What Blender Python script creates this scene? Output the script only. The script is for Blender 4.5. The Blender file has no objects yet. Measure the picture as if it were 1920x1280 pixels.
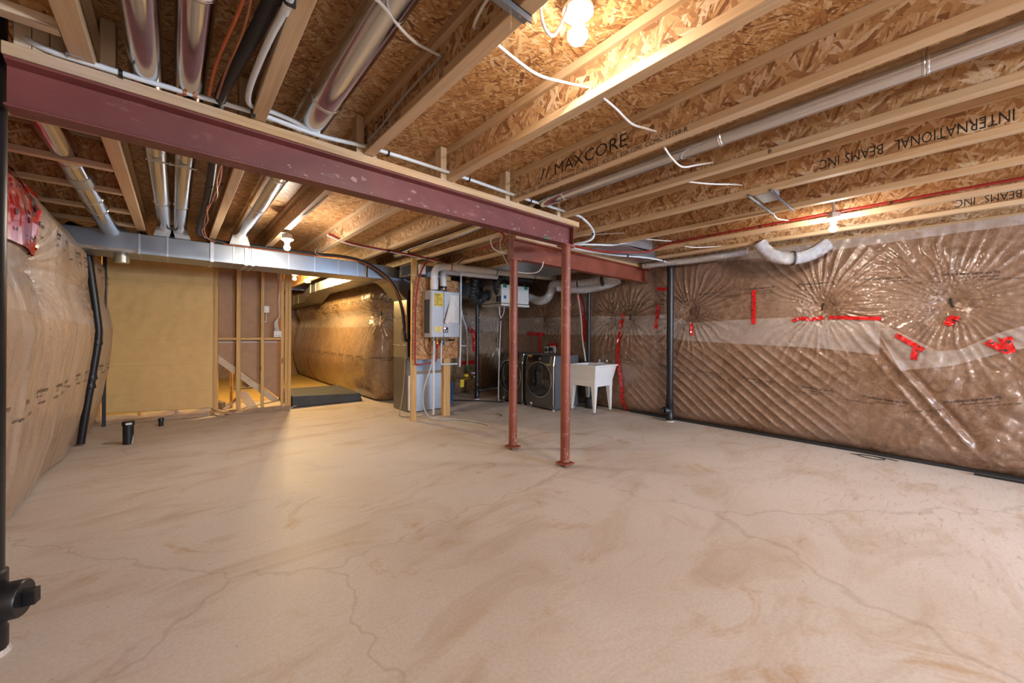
import bpy, bmesh, math, random
import numpy as np
from mathutils import Vector, Matrix
random.seed(7); np.random.seed(7)
sc = bpy.context.scene
COL = sc.collection
PI = math.pi
# ------------------------------------------------------------------ camera, world, exposure
YAW, ROLL, CAMZ = 0.7245, 0.006, 1.35
cd = bpy.data.cameras.new('camera'); cam = bpy.data.objects.new('camera', cd); COL.objects.link(cam)
cd.sensor_width = 36; cd.lens = 36*712/1920; cd.shift_y = (626.5-640)/1920; cd.clip_start = 0.05
fw = Vector((math.sin(YAW), math.cos(YAW), 0)); rt = Vector((math.cos(YAW), -math.sin(YAW), 0)); up = Vector((0, 0, 1))
cx = rt*math.cos(ROLL)+up*math.sin(ROLL); cy = up*math.cos(ROLL)-rt*math.sin(ROLL)
M4 = Matrix.Identity(4)
for i in range(3): M4[i][0] = cx[i]; M4[i][1] = cy[i]; M4[i][2] = -fw[i]
M4[2][3] = CAMZ
cam.matrix_world = M4
sc.camera = cam
w = bpy.data.worlds.new('sky'); sc.world = w; w.use_nodes = True
w.node_tree.nodes['Background'].inputs[0].default_value = (0.75, 0.87, 1.0, 1); w.node_tree.nodes['Background'].inputs[1].default_value = 3.0
vs = sc.view_settings; vs.view_transform = 'Standard'; vs.look = 'None'; vs.gamma = 1; vs.use_curve_mapping = False
vs.exposure = 1.75
WARM = (1.0, 0.87, 0.72); NEUT = (1.0, 0.96, 0.93); AMB = (1.0, 0.70, 0.29); DAY = (0.45, 0.66, 1.0)
def lamp(name, loc, watts, color, radius=0.045):
    l = bpy.data.lights.new(name, 'POINT'); l.energy = watts; l.color = color; l.shadow_soft_size = radius
    o = bpy.data.objects.new(name, l); o.location = loc; COL.objects.link(o); return o
def arealamp(name, loc, rot, sx, sy, watts, color):
    l = bpy.data.lights.new(name, 'AREA'); l.shape = 'RECTANGLE'; l.size = sx; l.size_y = sy; l.energy = watts; l.color = color
    o = bpy.data.objects.new(name, l); o.location = loc; o.rotation_euler = rot; COL.objects.link(o); return o
BULB = {'near': (1.262, 1.02, 2.612), 'duct': (.955, 5.0, 2.335), 'right': (4.85, 0.708, 2.412), 'alcove': (1.86, 9.0, 2.49)}
def floor_fill(name, loc, watts, color):
    # wide soft cone added at the bulb to brighten the floor, not the ceiling
    l = bpy.data.lights.new(name, 'SPOT'); l.energy = watts; l.color = color; l.spot_size = PI*.99; l.spot_blend = .6; l.shadow_soft_size = .045
    o = bpy.data.objects.new(name, l); o.location = loc; COL.objects.link(o); return o
lamp('lamp_near', BULB['near'], 13, WARM); floor_fill('lamp_near_down', BULB['near'], 66, WARM)
lamp('lamp_duct', BULB['duct'], 34, WARM); floor_fill('lamp_duct_down', BULB['duct'], 34, WARM)
lamp('lamp_right', BULB['right'], 22, WARM); floor_fill('lamp_right_down', BULB['right'], 24, WARM)
lamp('lamp_alcove', BULB['alcove'], 215, AMB)
lamp('fill_behind', (1.4, -3.4, 2.25), 115, NEUT, 0.06)  # unseen fill lamps added behind the camera to brighten the room
lamp('fill_behind', (4.6, -4.0, 2.25), 45, NEUT, 0.06)
arealamp('daylight_fill', (4.9, -5.46, 1.75), (PI/2, 0, 0), 1.7, 0.8, 110, DAY)  # unseen area lamp added inside the window opening as cool fill
sc.cycles.max_bounces = 8; sc.cycles.diffuse_bounces = 4; sc.cycles.glossy_bounces = 4; sc.cycles.transparent_max_bounces = 8
sc.cycles.caustics_reflective = False; sc.cycles.caustics_refractive = False; sc.cycles.sample_clamp_indirect = 6

# ------------------------------------------------------------------ materials
class NT:
    def __init__(s, name):
        s.m = bpy.data.materials.new(name); s.m.use_nodes = True; s.t = s.m.node_tree
        s.b = s.t.nodes['Principled BSDF']; s.out = s.t.nodes['Material Output']
    def n(s, typ, **k):
        x = s.t.nodes.new('ShaderNode'+typ)
        for a, v in k.items(): setattr(x, a, v)
        return x
    def L(s, a, b): s.t.links.new(a, b)
    def set(s, sock, v):
        if hasattr(v, 'is_linked') or hasattr(v, 'links'): s.L(v, sock)
        else: sock.default_value = v
    def coord(s, kind='Object'): return s.n('TexCoord').outputs[kind]
    def mapping(s, vec, scale=(1, 1, 1), rot=(0, 0, 0), loc=(0, 0, 0)):
        x = s.n('Mapping'); s.L(vec, x.inputs[0]); x.inputs['Scale'].default_value = scale; x.inputs['Rotation'].default_value = rot; x.inputs['Location'].default_value = loc
        return x.outputs[0]
    def noise(s, vec, scale, detail=4, rough=.55, dist=0):
        x = s.n('TexNoise'); s.L(vec, x.inputs['Vector']); x.inputs['Scale'].default_value = scale; x.inputs['Detail'].default_value = detail
        x.inputs['Roughness'].default_value = rough; x.inputs['Distortion'].default_value = dist
        return x.outputs[0]
    def math(s, op, a, b=0.0, c=None):
        x = s.n('Math', operation=op); s.set(x.inputs[0], a); s.set(x.inputs[1], b)
        if c is not None: s.set(x.inputs[2], c)
        return x.outputs[0]
    def ramp(s, fac, stops):
        x = s.n('ValToRGB'); s.L(fac, x.inputs[0]); e = x.color_ramp.elements
        while len(e) < len(stops): e.new(0.5)
        for el, (p, c) in zip(e, stops): el.position = p; el.color = (c[0], c[1], c[2], 1) if not isinstance(c, float) else (c, c, c, 1)
        return x.outputs[0]
    def mix(s, fac, a, b, blend='MIX'):
        x = s.n('Mix', data_type='RGBA', blend_type=blend); s.set(x.inputs[0], fac)
        for so, v in ((x.inputs[6], a), (x.inputs[7], b)):
            if isinstance(v, tuple): so.default_value = (*v, 1)
            else: s.L(v, so)
        return x.outputs[2]
    def bump(s, h, strength=.3, dist=.01):
        x = s.n('Bump'); s.L(h, x.inputs['Height']); x.inputs['Strength'].default_value = strength; x.inputs['Distance'].default_value = dist
        s.L(x.outputs[0], s.b.inputs['Normal']); return x.outputs[0]
    def base(s, c, rough=.5, metal=0, **k):
        if isinstance(c, tuple): s.b.inputs['Base Color'].default_value = (*c, 1)
        else: s.L(c, s.b.inputs['Base Color'])
        s.set(s.b.inputs['Roughness'], rough); s.b.inputs['Metallic'].default_value = metal
        for a, v in k.items():
            s.set(s.b.inputs[a.replace('_', ' ')], v)
        return s.m
MAT = {}
def plain(name, c, rough=.5, metal=0, spot=0.12, **k):
    """one colour with faint wear so that no surface is a dead flat tone"""
    n = NT(name); co = n.coord(); v = n.noise(co, 9, 3)
    dark = tuple(x*(1-spot) for x in c); lite = tuple(min(1, x*(1+spot)) for x in c)
    n.base(n.ramp(v, [(.3, dark), (.7, lite)]), rough, metal, **k); MAT[name] = n.m; return n.m
def wood(name, axis, cols, rough=.6):
    n = NT(name); co = n.coord(); s = [26, 26, 26]; s[axis] = 1.3
    g = n.noise(n.mapping(co, tuple(s)), 1.0, 5, .6, 1.2)
    s2 = [70, 70, 70]; s2[axis] = 3
    f = n.noise(n.mapping(co, tuple(s2)), 1.0, 2, .5, .3)
    big = n.noise(co, 1.7, 2)
    c = n.ramp(g, [(.3, cols[0]), (.52, cols[1]), (.72, cols[2])])
    c = n.mix(n.math('MULTIPLY', f, .35), c, cols[0])
    c = n.mix(n.ramp(big, [(.45, 0.0), (.7, .45)]), c, cols[3])
    vz = [5, 5, 5]; vz[axis] = 1.6
    k = n.n('TexVoronoi'); n.L(n.mapping(co, tuple(vz)), k.inputs['Vector']); k.inputs['Scale'].default_value = 1.0
    c = n.mix(n.ramp(k.outputs['Distance'], [(.05, .8), (.11, 0.0)]), c, (.16, .07, .025))
    n.bump(g, .15, .004); MAT[name] = n.base(c, rough); return n.m
PINE = ((.50, .33, .175), (.61, .435, .26), (.68, .52, .345), (.58, .45, .33))
for a, ax in enumerate('xyz'): wood('pine_'+ax, a, PINE)
PALE = ((.50, .36, .22), (.62, .48, .32), (.70, .58, .43), (.55, .44, .34))
wood('palewood_z', 2, PALE); wood('palewood_x', 0, PALE)
STUD = ((.50, .27, .08), (.64, .39, .14), (.72, .48, .20), (.60, .38, .17))
wood('stud_z', 2, STUD); wood('stud_x', 0, STUD)
wood('sill_x', 0, ((.42, .25, .11), (.58, .38, .19), (.66, .47, .27), (.50, .42, .36)))
def osb(name, ua, va, ln, wd, angles, cols, tint=None):
    n = NT(name); co = n.coord(); sep = n.n('SeparateXYZ'); n.L(co, sep.inputs[0])
    cb = n.n('CombineXYZ'); n.L(sep.outputs[ua], cb.inputs[0]); n.L(sep.outputs[va], cb.inputs[1])
    wob = n.n('TexNoise'); wob.inputs['Scale'].default_value = 7; wob.inputs['Detail'].default_value = 1; n.L(co, wob.inputs['Vector'])
    add = n.n('VectorMath', operation='MULTIPLY_ADD'); n.L(wob.outputs['Color'], add.inputs[0]); add.inputs[1].default_value = (.03, .03, 0); n.L(cb.outputs[0], add.inputs[2])
    best = None
    for i, a in enumerate(angles):
        mp = n.n('Mapping'); n.L(add.outputs[0], mp.inputs[0]); mp.vector_type = 'TEXTURE'
        mp.inputs['Rotation'].default_value = (0, 0, math.radians(a)); mp.inputs['Scale'].default_value = (ln, wd*(1, .7, 1.5, 1.1)[i % 4], 1); mp.inputs['Location'].default_value = (i*3.7, i*1.9, 0)
        v = n.n('TexVoronoi', voronoi_dimensions='2D'); v.inputs['Scale'].default_value = 1.0; n.L(mp.outputs[0], v.inputs['Vector'])
        sp = n.n('SeparateColor'); n.L(v.outputs['Color'], sp.inputs[0])
        if best is None: best, val = sp.outputs[0], sp.outputs[1]
        else:
            m = n.math('GREATER_THAN', sp.outputs[0], best)
            mm = n.n('Mix', data_type='FLOAT'); n.L(m, mm.inputs[0]); n.L(val, mm.inputs[2]); n.L(sp.outputs[1], mm.inputs[3]); val = mm.outputs[0]
            best = n.math('MAXIMUM', best, sp.outputs[0])
    c = n.ramp(val, [(0, cols[0]), (.16, cols[1]), (.5, cols[2]), (.8, cols[3]), (1, cols[4])])
    fine = n.noise(co, 130, 2)
    c = n.mix(n.ramp(fine, [(.45, 0.0), (.75, .35)]), c, cols[0])
    sp2 = n.noise(co, 34, 2, .7); c = n.mix(n.ramp(sp2, [(.69, 0.0), (.73, .75)]), c, (.09, .04, .015))
    big = n.noise(co, 1.2, 2); c = n.mix(n.ramp(big, [(.4, 0.0), (.7, .3)]), c, cols[1])
    n.bump(n.math('ADD', best, n.math('MULTIPLY', val, .35)), .35, .003)
    MAT[name] = n.base(c, .52); return n.m
OC = ((.18, .072, .025), (.36, .165, .06), (.55, .30, .115), (.67, .43, .20), (.78, .60, .38))
osb('osb_web', 1, 2, .085, .017, (63, 108, 24, 140), ((.19, .085, .035), (.37, .19, .085), (.56, .34, .16), (.68, .48, .28), (.80, .66, .49)))
osb('osb_webx', 0, 2, .085, .017, (63, 108, 24, 140), OC)
osb('osb_floor', 0, 1, .07, .011, (8, -32, 47, -68), OC)
osb('osb_panel', 0, 2, .08, .014, (70, 15, 118, 150), ((.15, .05, .012), (.31, .115, .025), (.46, .20, .05), (.56, .29, .09), (.66, .40, .16)))
def fibre(name, c0, c1, c2, grey, coat=.85, streak=False):
    n = NT(name); co = n.coord()
    a = n.noise(co, 7, 7, .62, 1.6); b = n.noise(co, 26, 5, .6, 2.2)
    if streak: a = n.noise(n.mapping(co, (.5, 9, 1.3)), 1.0, 6, .6, .6)
    f = n.math('ADD', n.math('MULTIPLY', a, .65), n.math('MULTIPLY', b, .35))
    c = n.ramp(f, [(.32, c0), (.5, c1), (.66, c2)])
    g = n.noise(co, 1.6, 3); c = n.mix(n.ramp(g, [(.42, 0.0), (.68, .6)]), c, grey)
    wr = n.noise(n.mapping(co, (18, 18, 9)), 1.0, 4, .6, 2.5); wr2 = n.noise(co, 3.5, 3, .5, 1.0)
    n.base(c, .75, 0, Coat_Weight=coat, Coat_Roughness=.12, Coat_IOR=1.62)
    h = n.math('ADD', wr, n.math('MULTIPLY', wr2, 1.2)); bo = n.bump(h, .32, .010)
    n.L(bo, n.b.inputs['Coat Normal']); MAT[name] = n.m; return n.m
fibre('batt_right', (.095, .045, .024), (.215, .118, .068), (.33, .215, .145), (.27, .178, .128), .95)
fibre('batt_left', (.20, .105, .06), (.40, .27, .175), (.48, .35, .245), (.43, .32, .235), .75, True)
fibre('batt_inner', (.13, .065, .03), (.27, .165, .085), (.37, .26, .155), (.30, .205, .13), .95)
def film(name, dens, col, rough=.12):
    n = NT(name); tr = n.n('BsdfTransparent'); mx = n.n('MixShader')
    v = n.noise(n.mapping(n.coord(), (4, 4, 6)), 1.0, 5, .6, 2.0)
    fac = n.ramp(v, [(.3, dens*.75), (.7, min(1., dens*1.3))])
    n.base(col, rough); n.bump(v, .4, .01)
    n.L(fac, mx.inputs[0]); n.L(tr.outputs[0], mx.inputs[1]); n.L(n.b.outputs[0], mx.inputs[2]); n.L(mx.outputs[0], n.out.inputs[0])
    MAT[name] = n.m; return n.m
film('film_milky', .27, (.80, .74, .70)); film('film_clear', .16, (.85, .82, .80)); film('film_dusty', .62, (.50, .40, .33), .35)
def steel(name, c, c2):
    n = NT(name); co = n.coord(); a = n.noise(co, 3.0, 6, .6, .4); s = n.noise(n.mapping(co, (8, 8, 22)), 1.0, 6, .7)
    col = n.ramp(a, [(.3, c), (.7, c2)])
    col = n.mix(n.ramp(s, [(.58, 0.0), (.72, .5)]), col, (.36, .22, .21))
    n.bump(n.noise(co, 60, 3), .12, .002); MAT[name] = n.base(col, .46); return n.m
steel('primer', (.125, .030, .026), (.20, .052, .046)); steel('primer_post', (.18, .040, .020), (.28, .072, .040))
def galv(name, c, r0, r1):
    n = NT(name); co = n.coord(); v = n.n('TexVoronoi'); n.L(co, v.inputs['Vector']); v.inputs['Scale'].default_value = 80
    sp = n.n('SeparateColor'); n.L(v.outputs['Color'], sp.inputs[0])
    col = n.mix(n.math('MULTIPLY', sp.outputs[0], .16), c, tuple(x*.75 for x in c))
    big = n.noise(co, 4, 3); n.bump(big, .10, .01)
    n.base(col, n.ramp(big, [(.3, r0), (.75, r1)]), 1.0); MAT[name] = n.m; return n.m
galv('galv', (.33, .36, .39), .34, .48); galv('galv_round', (.62, .61, .60), .10, .24); galv('galv_dull', (.50, .53, .56), .40, .55)
def foil():
    n = NT('foil'); co = n.coord(); h = n.noise(co, 55, 4, .7, 1.5); n.bump(h, .9, .02); MAT['foil'] = n.base((.78, .77, .76), .17, 1.0)
    n = NT('black_foil'); h = n.noise(n.coord(), 50, 4, .7, 1.5); n.bump(h, .9, .02); MAT['black_foil'] = n.base((.012, .012, .013), .2, 0, Coat_Weight=.5)
foil()
def concrete():
    n = NT('concrete'); co = n.coord()
    a = n.noise(co, .8, 6, .6, .5); b = n.noise(n.mapping(co, (1.1, 2.6, 1), (0, 0, .5)), 1.0, 6, .65, 1.0); f = n.noise(co, 60, 3, .6)
    c = n.ramp(a, [(.3, (.53, .46, .40)), (.5, (.59, .525, .47)), (.72, (.63, .58, .535))])
    c = n.mix(n.ramp(b, [(.50, 0.0), (.69, .72)]), c, (.43, .325, .235))
    st = n.noise(n.mapping(co, (.9, 9, 1), (0, 0, .75)), 1.0, 4, .6, .7); c = n.mix(n.ramp(st, [(.62, 0.0), (.78, .45)]), c, (.36, .26, .18))
    wh = n.noise(n.mapping(co, (.5, .9, 1), (0, 0, .3), (3, 1, 0)), 1.0, 4, .5); c = n.mix(n.ramp(wh, [(.56, 0.0), (.7, .5)]), c, (.60, .55, .50))
    sx_ = n.n('SeparateXYZ'); n.L(co, sx_.inputs[0]); g1 = n.noise(n.mapping(co, (6, 34, 1), (0, 0, .62)), 1.0, 5, .7, .8)
    zone = n.math('MULTIPLY', n.ramp(n.math('SUBTRACT', n.math('MULTIPLY', sx_.outputs[0], .25), n.math('MULTIPLY', sx_.outputs[1], .22)), [(.50, 0.0), (1.0, 1.0)]), n.ramp(g1, [(.56, 0.0), (.68, .5)]))
    c = n.mix(zone, c, (.27, .175, .10))
    rs = n.noise(n.mapping(co, (1, 1, 1), (0, 0, 0), (5, 2, 0)), 1.3, 5, .7, 1.5); c = n.mix(n.ramp(rs, [(.60, 0.0), (.72, .75)]), c, (.44, .28, .14))
    c = n.mix(n.ramp(f, [(.35, .16), (.6, 0.0)]), c, (.25, .17, .11))
    v = n.n('TexVoronoi'); n.L(co, v.inputs['Vector']); v.inputs['Scale'].default_value = 5.5
    c = n.mix(n.ramp(v.outputs['Distance'], [(.018, .85), (.03, 0.0)]), c, (.10, .06, .04))
    cr = n.n('TexVoronoi', feature='DISTANCE_TO_EDGE'); wv = n.n('TexNoise'); n.L(co, wv.inputs['Vector']); wv.inputs['Scale'].default_value = 4
    ad = n.n('VectorMath', operation='MULTIPLY_ADD'); n.L(wv.outputs['Color'], ad.inputs[0]); ad.inputs[1].default_value = (.35, .35, 0); n.L(co, ad.inputs[2])
    n.L(ad.outputs[0], cr.inputs['Vector']); cr.inputs['Scale'].default_value = .28
    c = n.mix(n.ramp(cr.outputs['Distance'], [(.00006, .3), (.0003, 0.0)]), c, (.22, .15, .10))
    n.bump(n.math('ADD', f, n.math('MULTIPLY', a, 2)), .10, .004); MAT['concrete'] = n.base(c, n.ramp(a, [(.3, .5), (.7, .68)])); return n.m
concrete()
plain('paper', (.74, .48, .185), .62, spot=.05); plain('drywall', (.42, .25, .145), .75, spot=.08); plain('slab', (.055, .062, .068), .7, spot=.15)
plain('abs', (.011, .011, .012), .38); plain('rubber', (.017, .017, .018), .55); plain('pvc', (.72, .71, .69), .35, spot=.03)
plain('pex_white', (.66, .72, .76), .35, spot=.04); plain('pex_red', (.30, .018, .016), .35); plain('nm_cable', (.74, .72, .68), .45, spot=.04)
plain('nm_grey', (.32, .31, .30), .5); plain('orange_cable', (.50, .115, .03), .4); plain('copper_tw', (.42, .17, .09), .35, .7)
plain('tape_red', (.62, .012, .014), .16, Coat_Weight=.7); plain('print', (.018, .017, .018), .6); plain('print_grey', (.05, .05, .05), .6)
plain('white_plastic', (.74, .73, .71), .4, spot=.03); plain('white_steel', (.70, .69, .64), .35, spot=.03); plain('heater_grey', (.42, .44, .47), .38, .35, spot=.04)
plain('furnace_grey', (.15, .135, .12), .42, .3, spot=.05); plain('coil_grey', (.46, .42, .32), .30, .6, spot=.05); plain('yellow_label', (.72, .50, .03), .5); plain('pale_label', (.75, .62, .25), .5)
plain('sheet_paper', (.74, .72, .68), .7, spot=.03); plain('washer', (.175, .165, .152), .26, .85, spot=.04); plain('washer_side', (.12, .132, .145), .4, .3, spot=.04)
plain('glass_black', (.008, .008, .009), .06, Coat_Weight=1.0); plain('chrome', (.72, .72, .73), .14, 1.0, spot=.03); plain('screen_black', (.012, .012, .013), .25)
plain('green', (.02, .20, .09), .5); plain('green_paint', (.05, .36, .03), .5); plain('blue', (.02, .13, .42), .45); plain('brass', (.55, .36, .10), .3, .9); plain('yellow_tag', (.80, .58, .02), .5)
plain('red_plastic', (.60, .02, .02), .4); plain('tan_hose', (.30, .24, .16), .45); plain('grey_hose', (.42, .41, .38), .4); plain('floor_yellow_lit', (.55, .40, .15), .6); plain('tub', (.80, .80, .79), .3, spot=.02)
plain('debris', (.20, .15, .09), .8); plain('terracotta', (.34, .15, .085), .8); plain('zinc', (.45, .45, .46), .4, .9); plain('paint_splat', (.62, .55, .50), .6); plain('porcelain', (.83, .82, .79), .25, spot=.02)
plain('scuff', (.33, .19, .175), .6, spot=.3); plain('wall_concrete', (.34, .31, .28), .8)
def glow(name, col, s):
    n = NT(name); n.base((.9, .9, .88), .3); n.b.inputs['Emission Color'].default_value = (*col, 1); n.b.inputs['Emission Strength'].default_value = s; MAT[name] = n.m
glow('bulb_glow', (1, .93, .80), 14); glow('led_red', (1, .08, .08), 3)
# ------------------------------------------------------------------ helpers
class MB:
    def __init__(s): s.v = []; s.f = []
    def add(s, vs, fs):
        o = len(s.v); s.v += [tuple(p) for p in vs]; s.f += [tuple(i+o for i in f) for f in fs]; return s
    def box(s, x0, x1, y0, y1, z0, z1):
        return s.add([(x0, y0, z0), (x1, y0, z0), (x1, y1, z0), (x0, y1, z0), (x0, y0, z1), (x1, y0, z1), (x1, y1, z1), (x0, y1, z1)],
                     [(0, 3, 2, 1), (4, 5, 6, 7), (0, 1, 5, 4), (1, 2, 6, 5), (2, 3, 7, 6), (3, 0, 4, 7)])
    def hexa(s, p): return s.add(p, [(0, 3, 2, 1), (4, 5, 6, 7), (0, 1, 5, 4), (1, 2, 6, 5), (2, 3, 7, 6), (3, 0, 4, 7)])
    def prism(s, poly, ext):
        n = len(poly); e = Vector(ext); a = [Vector(p) for p in poly]
        return s.add(a+[p+e for p in a], [tuple(range(n))[::-1], tuple(range(n, 2*n))]+[(i, (i+1) % n, n+(i+1) % n, n+i) for i in range(n)])
    def tube(s, pts, r, n=10, sub=6, caps=True, smooth=True):
        P = catmull(pts, sub) if smooth and len(pts) > 2 else [Vector(p) for p in pts]
        rf = r if callable(r) else (lambda t: r)
        rings = []; T0 = None; N = None
        for i, p in enumerate(P):
            t = (P[min(i+1, len(P)-1)]-P[max(i-1, 0)]).normalized()
            if N is None:
                N = t.orthogonal().normalized()
            else:
                N = (N-t*N.dot(t))
                N = N.normalized() if N.length > 1e-6 else t.orthogonal().normalized()
            B = t.cross(N); rr = rf(i/(len(P)-1))
            rings.append([p+(N*math.cos(a)+B*math.sin(a))*rr for a in (2*PI*k/n for k in range(n))])
        vs = [q for R in rings for q in R]; fs = []
        for i in range(len(P)-1):
            for k in range(n): fs.append((i*n+k, i*n+(k+1) % n, (i+1)*n+(k+1) % n, (i+1)*n+k))
        if caps: fs += [tuple(range(n))[::-1], tuple(range((len(P)-1)*n, len(P)*n))]
        return s.add(vs, fs)
    def lathe(s, prof, c, axis=(0, 0, 1), n=20):
        ax = Vector(axis).normalized(); u = ax.orthogonal().normalized(); v = ax.cross(u); c = Vector(c); vs = []
        for r, h in prof: vs += [c+ax*h+(u*math.cos(2*PI*k/n)+v*math.sin(2*PI*k/n))*max(r, 1e-4) for k in range(n)]
        fs = [(i*n+k, i*n+(k+1) % n, (i+1)*n+(k+1) % n, (i+1)*n+k) for i in range(len(prof)-1) for k in range(n)]
        fs += [tuple(range(n))[::-1], tuple(range((len(prof)-1)*n, len(prof)*n))]
        return s.add(vs, fs)
    def sphere(s, c, r, n=14):
        return s.lathe([(r*math.sin(PI*i/n), -r*math.cos(PI*i/n)) for i in range(n+1)], c, n=n+4)
def catmull(pts, sub):
    p = [Vector(q) for q in pts]; p = [p[0]*2-p[1]]+p+[p[-1]*2-p[-2]]; out = []
    for i in range(1, len(p)-2):
        for k in range(sub):
            t = k/sub; a, b, c, d = p[i-1], p[i], p[i+1], p[i+2]
            out.append(.5*((2*b)+(c-a)*t+(2*a-5*b+4*c-d)*t*t+(3*b-a-3*c+d)*t**3))
    out.append(p[-2]); return out
def obj(name, mb, mat, parent=None, smooth=False, bevel=0.0, label=None):
    me = bpy.data.meshes.new(name); me.from_pydata(mb.v, [], mb.f); me.validate(); me.update()
    bm = bmesh.new(); bm.from_mesh(me); bmesh.ops.recalc_face_normals(bm, faces=bm.faces); bm.to_mesh(me); bm.free()
    me.materials.append(MAT[mat])
    o = bpy.data.objects.new(name, me); COL.objects.link(o)
    if smooth: me.shade_smooth(); sharp(me)
    if bevel:
        b = o.modifiers.new('bevel', 'BEVEL'); b.width = bevel; b.segments = 2; b.limit_method = 'ANGLE'; b.angle_limit = .6
    if parent is not None: child(o, parent)
    if label: o['label'] = label
    return o
def sharp(me):
    try: me.set_sharp_from_angle(angle=.7)
    except Exception: pass
def child(o, parent):
    o.parent = parent; o.matrix_parent_inverse = parent.matrix_basis.inverted()
def tag(o, label, cat, group=None, kind=None):
    o['label'] = label; o['category'] = cat
    if group: o['group'] = group
    if kind: o['kind'] = kind
    return o
def thing(name, label, cat, loc=(0, 0, 0), group=None):
    o = bpy.data.objects.new(name, None); o.location = loc; o.empty_display_size = .1; COL.objects.link(o); return tag(o, label, cat, group)
def one(name, mb, mat, label, cat, group=None, **k): return tag(obj(name, mb, mat, **k), label, cat, group)
def struct(name, mb, mat, **k):
    o = obj(name, mb, mat, **k); o['kind'] = 'structure'; return o
_txt = {}
def text_mesh(string, size, bold=0.0):
    key = (string, bold)
    if key not in _txt:
        c = bpy.data.curves.new('lettering', 'FONT'); c.body = string; c.size = 1.0; c.resolution_u = 2; c.offset = bold
        o = bpy.data.objects.new('lettering', c); COL.objects.link(o)
        dg = bpy.context.evaluated_depsgraph_get(); ev = o.evaluated_get(dg); me = ev.to_mesh()
        _txt[key] = ([tuple(v.co) for v in me.vertices], [tuple(p.vertices) for p in me.polygons])
        ev.to_mesh_clear(); bpy.data.objects.remove(o); bpy.data.curves.remove(c)
    vs, fs = _txt[key]; return [(v[0]*size, v[1]*size) for v in vs], fs
def text_on(mb, string, size, f, x0=0, ysc=1.0, xsc=1.0, fit=None):
    vs, fs = text_mesh(string, size); w_ = max(v[0] for v in vs) if vs else 0
    if fit: xsc = fit/w_
    mb.add([f(x0+v[0]*xsc, v[1]*ysc) for v in vs], fs); return x0+w_*xsc
def _h(ix, iy, seed):
    n = (ix*374761393+iy*668265263+seed*1442695041) & 0x7fffffff; n = (n ^ (n >> 13))*1274126177 & 0x7fffffff
    return ((n ^ (n >> 16)) & 0xffff)/65535.0
def vnoise(x, y, seed=0):
    x = np.asarray(x, float); y = np.asarray(y, float); ix = np.floor(x).astype(np.int64); iy = np.floor(y).astype(np.int64); fx = x-ix; fy = y-iy
    fx = fx*fx*(3-2*fx); fy = fy*fy*(3-2*fy); h = lambda a, b: _h(a, b, seed)
    return (h(ix, iy)*(1-fx)+h(ix+1, iy)*fx)*(1-fy)+(h(ix, iy+1)*(1-fx)+h(ix+1, iy+1)*fx)*fy
def fbm(x, y, o=3, seed=0):
    t = 0; a = .5
    for i in range(o): t = t+a*vnoise(np.asarray(x)*2**i, np.asarray(y)*2**i, seed+i); a *= .5
    return t

# ------------------------------------------------------------------ the setting: floor, ceiling, walls
fl = struct('floor', MB().box(-1.6, 6.7, -5.8, 14.2, -.12, 0), 'concrete')
ce = struct('ceiling', MB().box(-1.6, 6.7, -5.8, 14.2, 2.785, 2.85), 'osb_floor')
ys = [-5.8, -4.83, -3.61, -2.39, -1.17, .05, 1.27, 2.49, 3.71, 4.93, 6.15, 7.37, 8.59, 9.81, 11.03, 12.25, 14.2]
for r in range(len(ys)-1):
    xs = [-1.55, .3+(-.9 if r % 2 else .32), 0, 0, 6.65]; xs[2] = xs[1]+2.44; xs[3] = xs[2]+2.44
    for k in range(4):
        if xs[k+1] > xs[k]+.02: obj('subfloor_panel', MB().box(xs[k]+.003, xs[k+1]-.003, ys[r]+.003, ys[r+1]-.003, 2.767, 2.785), 'osb_floor', ce)

def insul(name, path, flip, sstep, zstep, z0, z1, dfun, mat, parent, smax=None):
    """an insulated wall: a quilted sheet swept along a floor path; dfun(s,z) is how far it bulges into the room"""
    P = np.array(path, float); seg = np.linalg.norm(np.diff(P, axis=0), axis=1); cum = np.concatenate([[0], np.cumsum(seg)])
    ns = int(cum[-1]/sstep)+1; nz = int((z1-z0)/zstep)+1
    S = np.linspace(0, cum[-1], ns); Z = np.linspace(z0, z1, nz)
    def base(s):
        x = np.interp(s, cum, P[:, 0]); y = np.interp(s, cum, P[:, 1]); e = .04
        tx = np.interp(s+e, cum, P[:, 0])-np.interp(s-e, cum, P[:, 0]); ty = np.interp(s+e, cum, P[:, 1])-np.interp(s-e, cum, P[:, 1])
        l = np.hypot(tx, ty); return x, y, -ty/l*flip, tx/l*flip
    def surf(s, z, off=0.0):
        s = np.asarray(s, float); z = np.asarray(z, float); x, y, nx, ny = base(s); d = dfun(s, z)+off
        return x+nx*d, y+ny*d, z
    SS, ZZ = np.meshgrid(S, Z, indexing='ij'); X, Y, Zq = surf(SS.ravel(), ZZ.ravel())
    co = np.stack([X, Y, Zq], 1); idx = np.arange(ns*nz).reshape(ns, nz)
    q = np.stack([idx[:-1, :-1], idx[1:, :-1], idx[1:, 1:], idx[:-1, 1:]], -1).reshape(-1, 4)
    o = grid_obj(name, co, q, mat, parent)
    return o, surf
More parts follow.
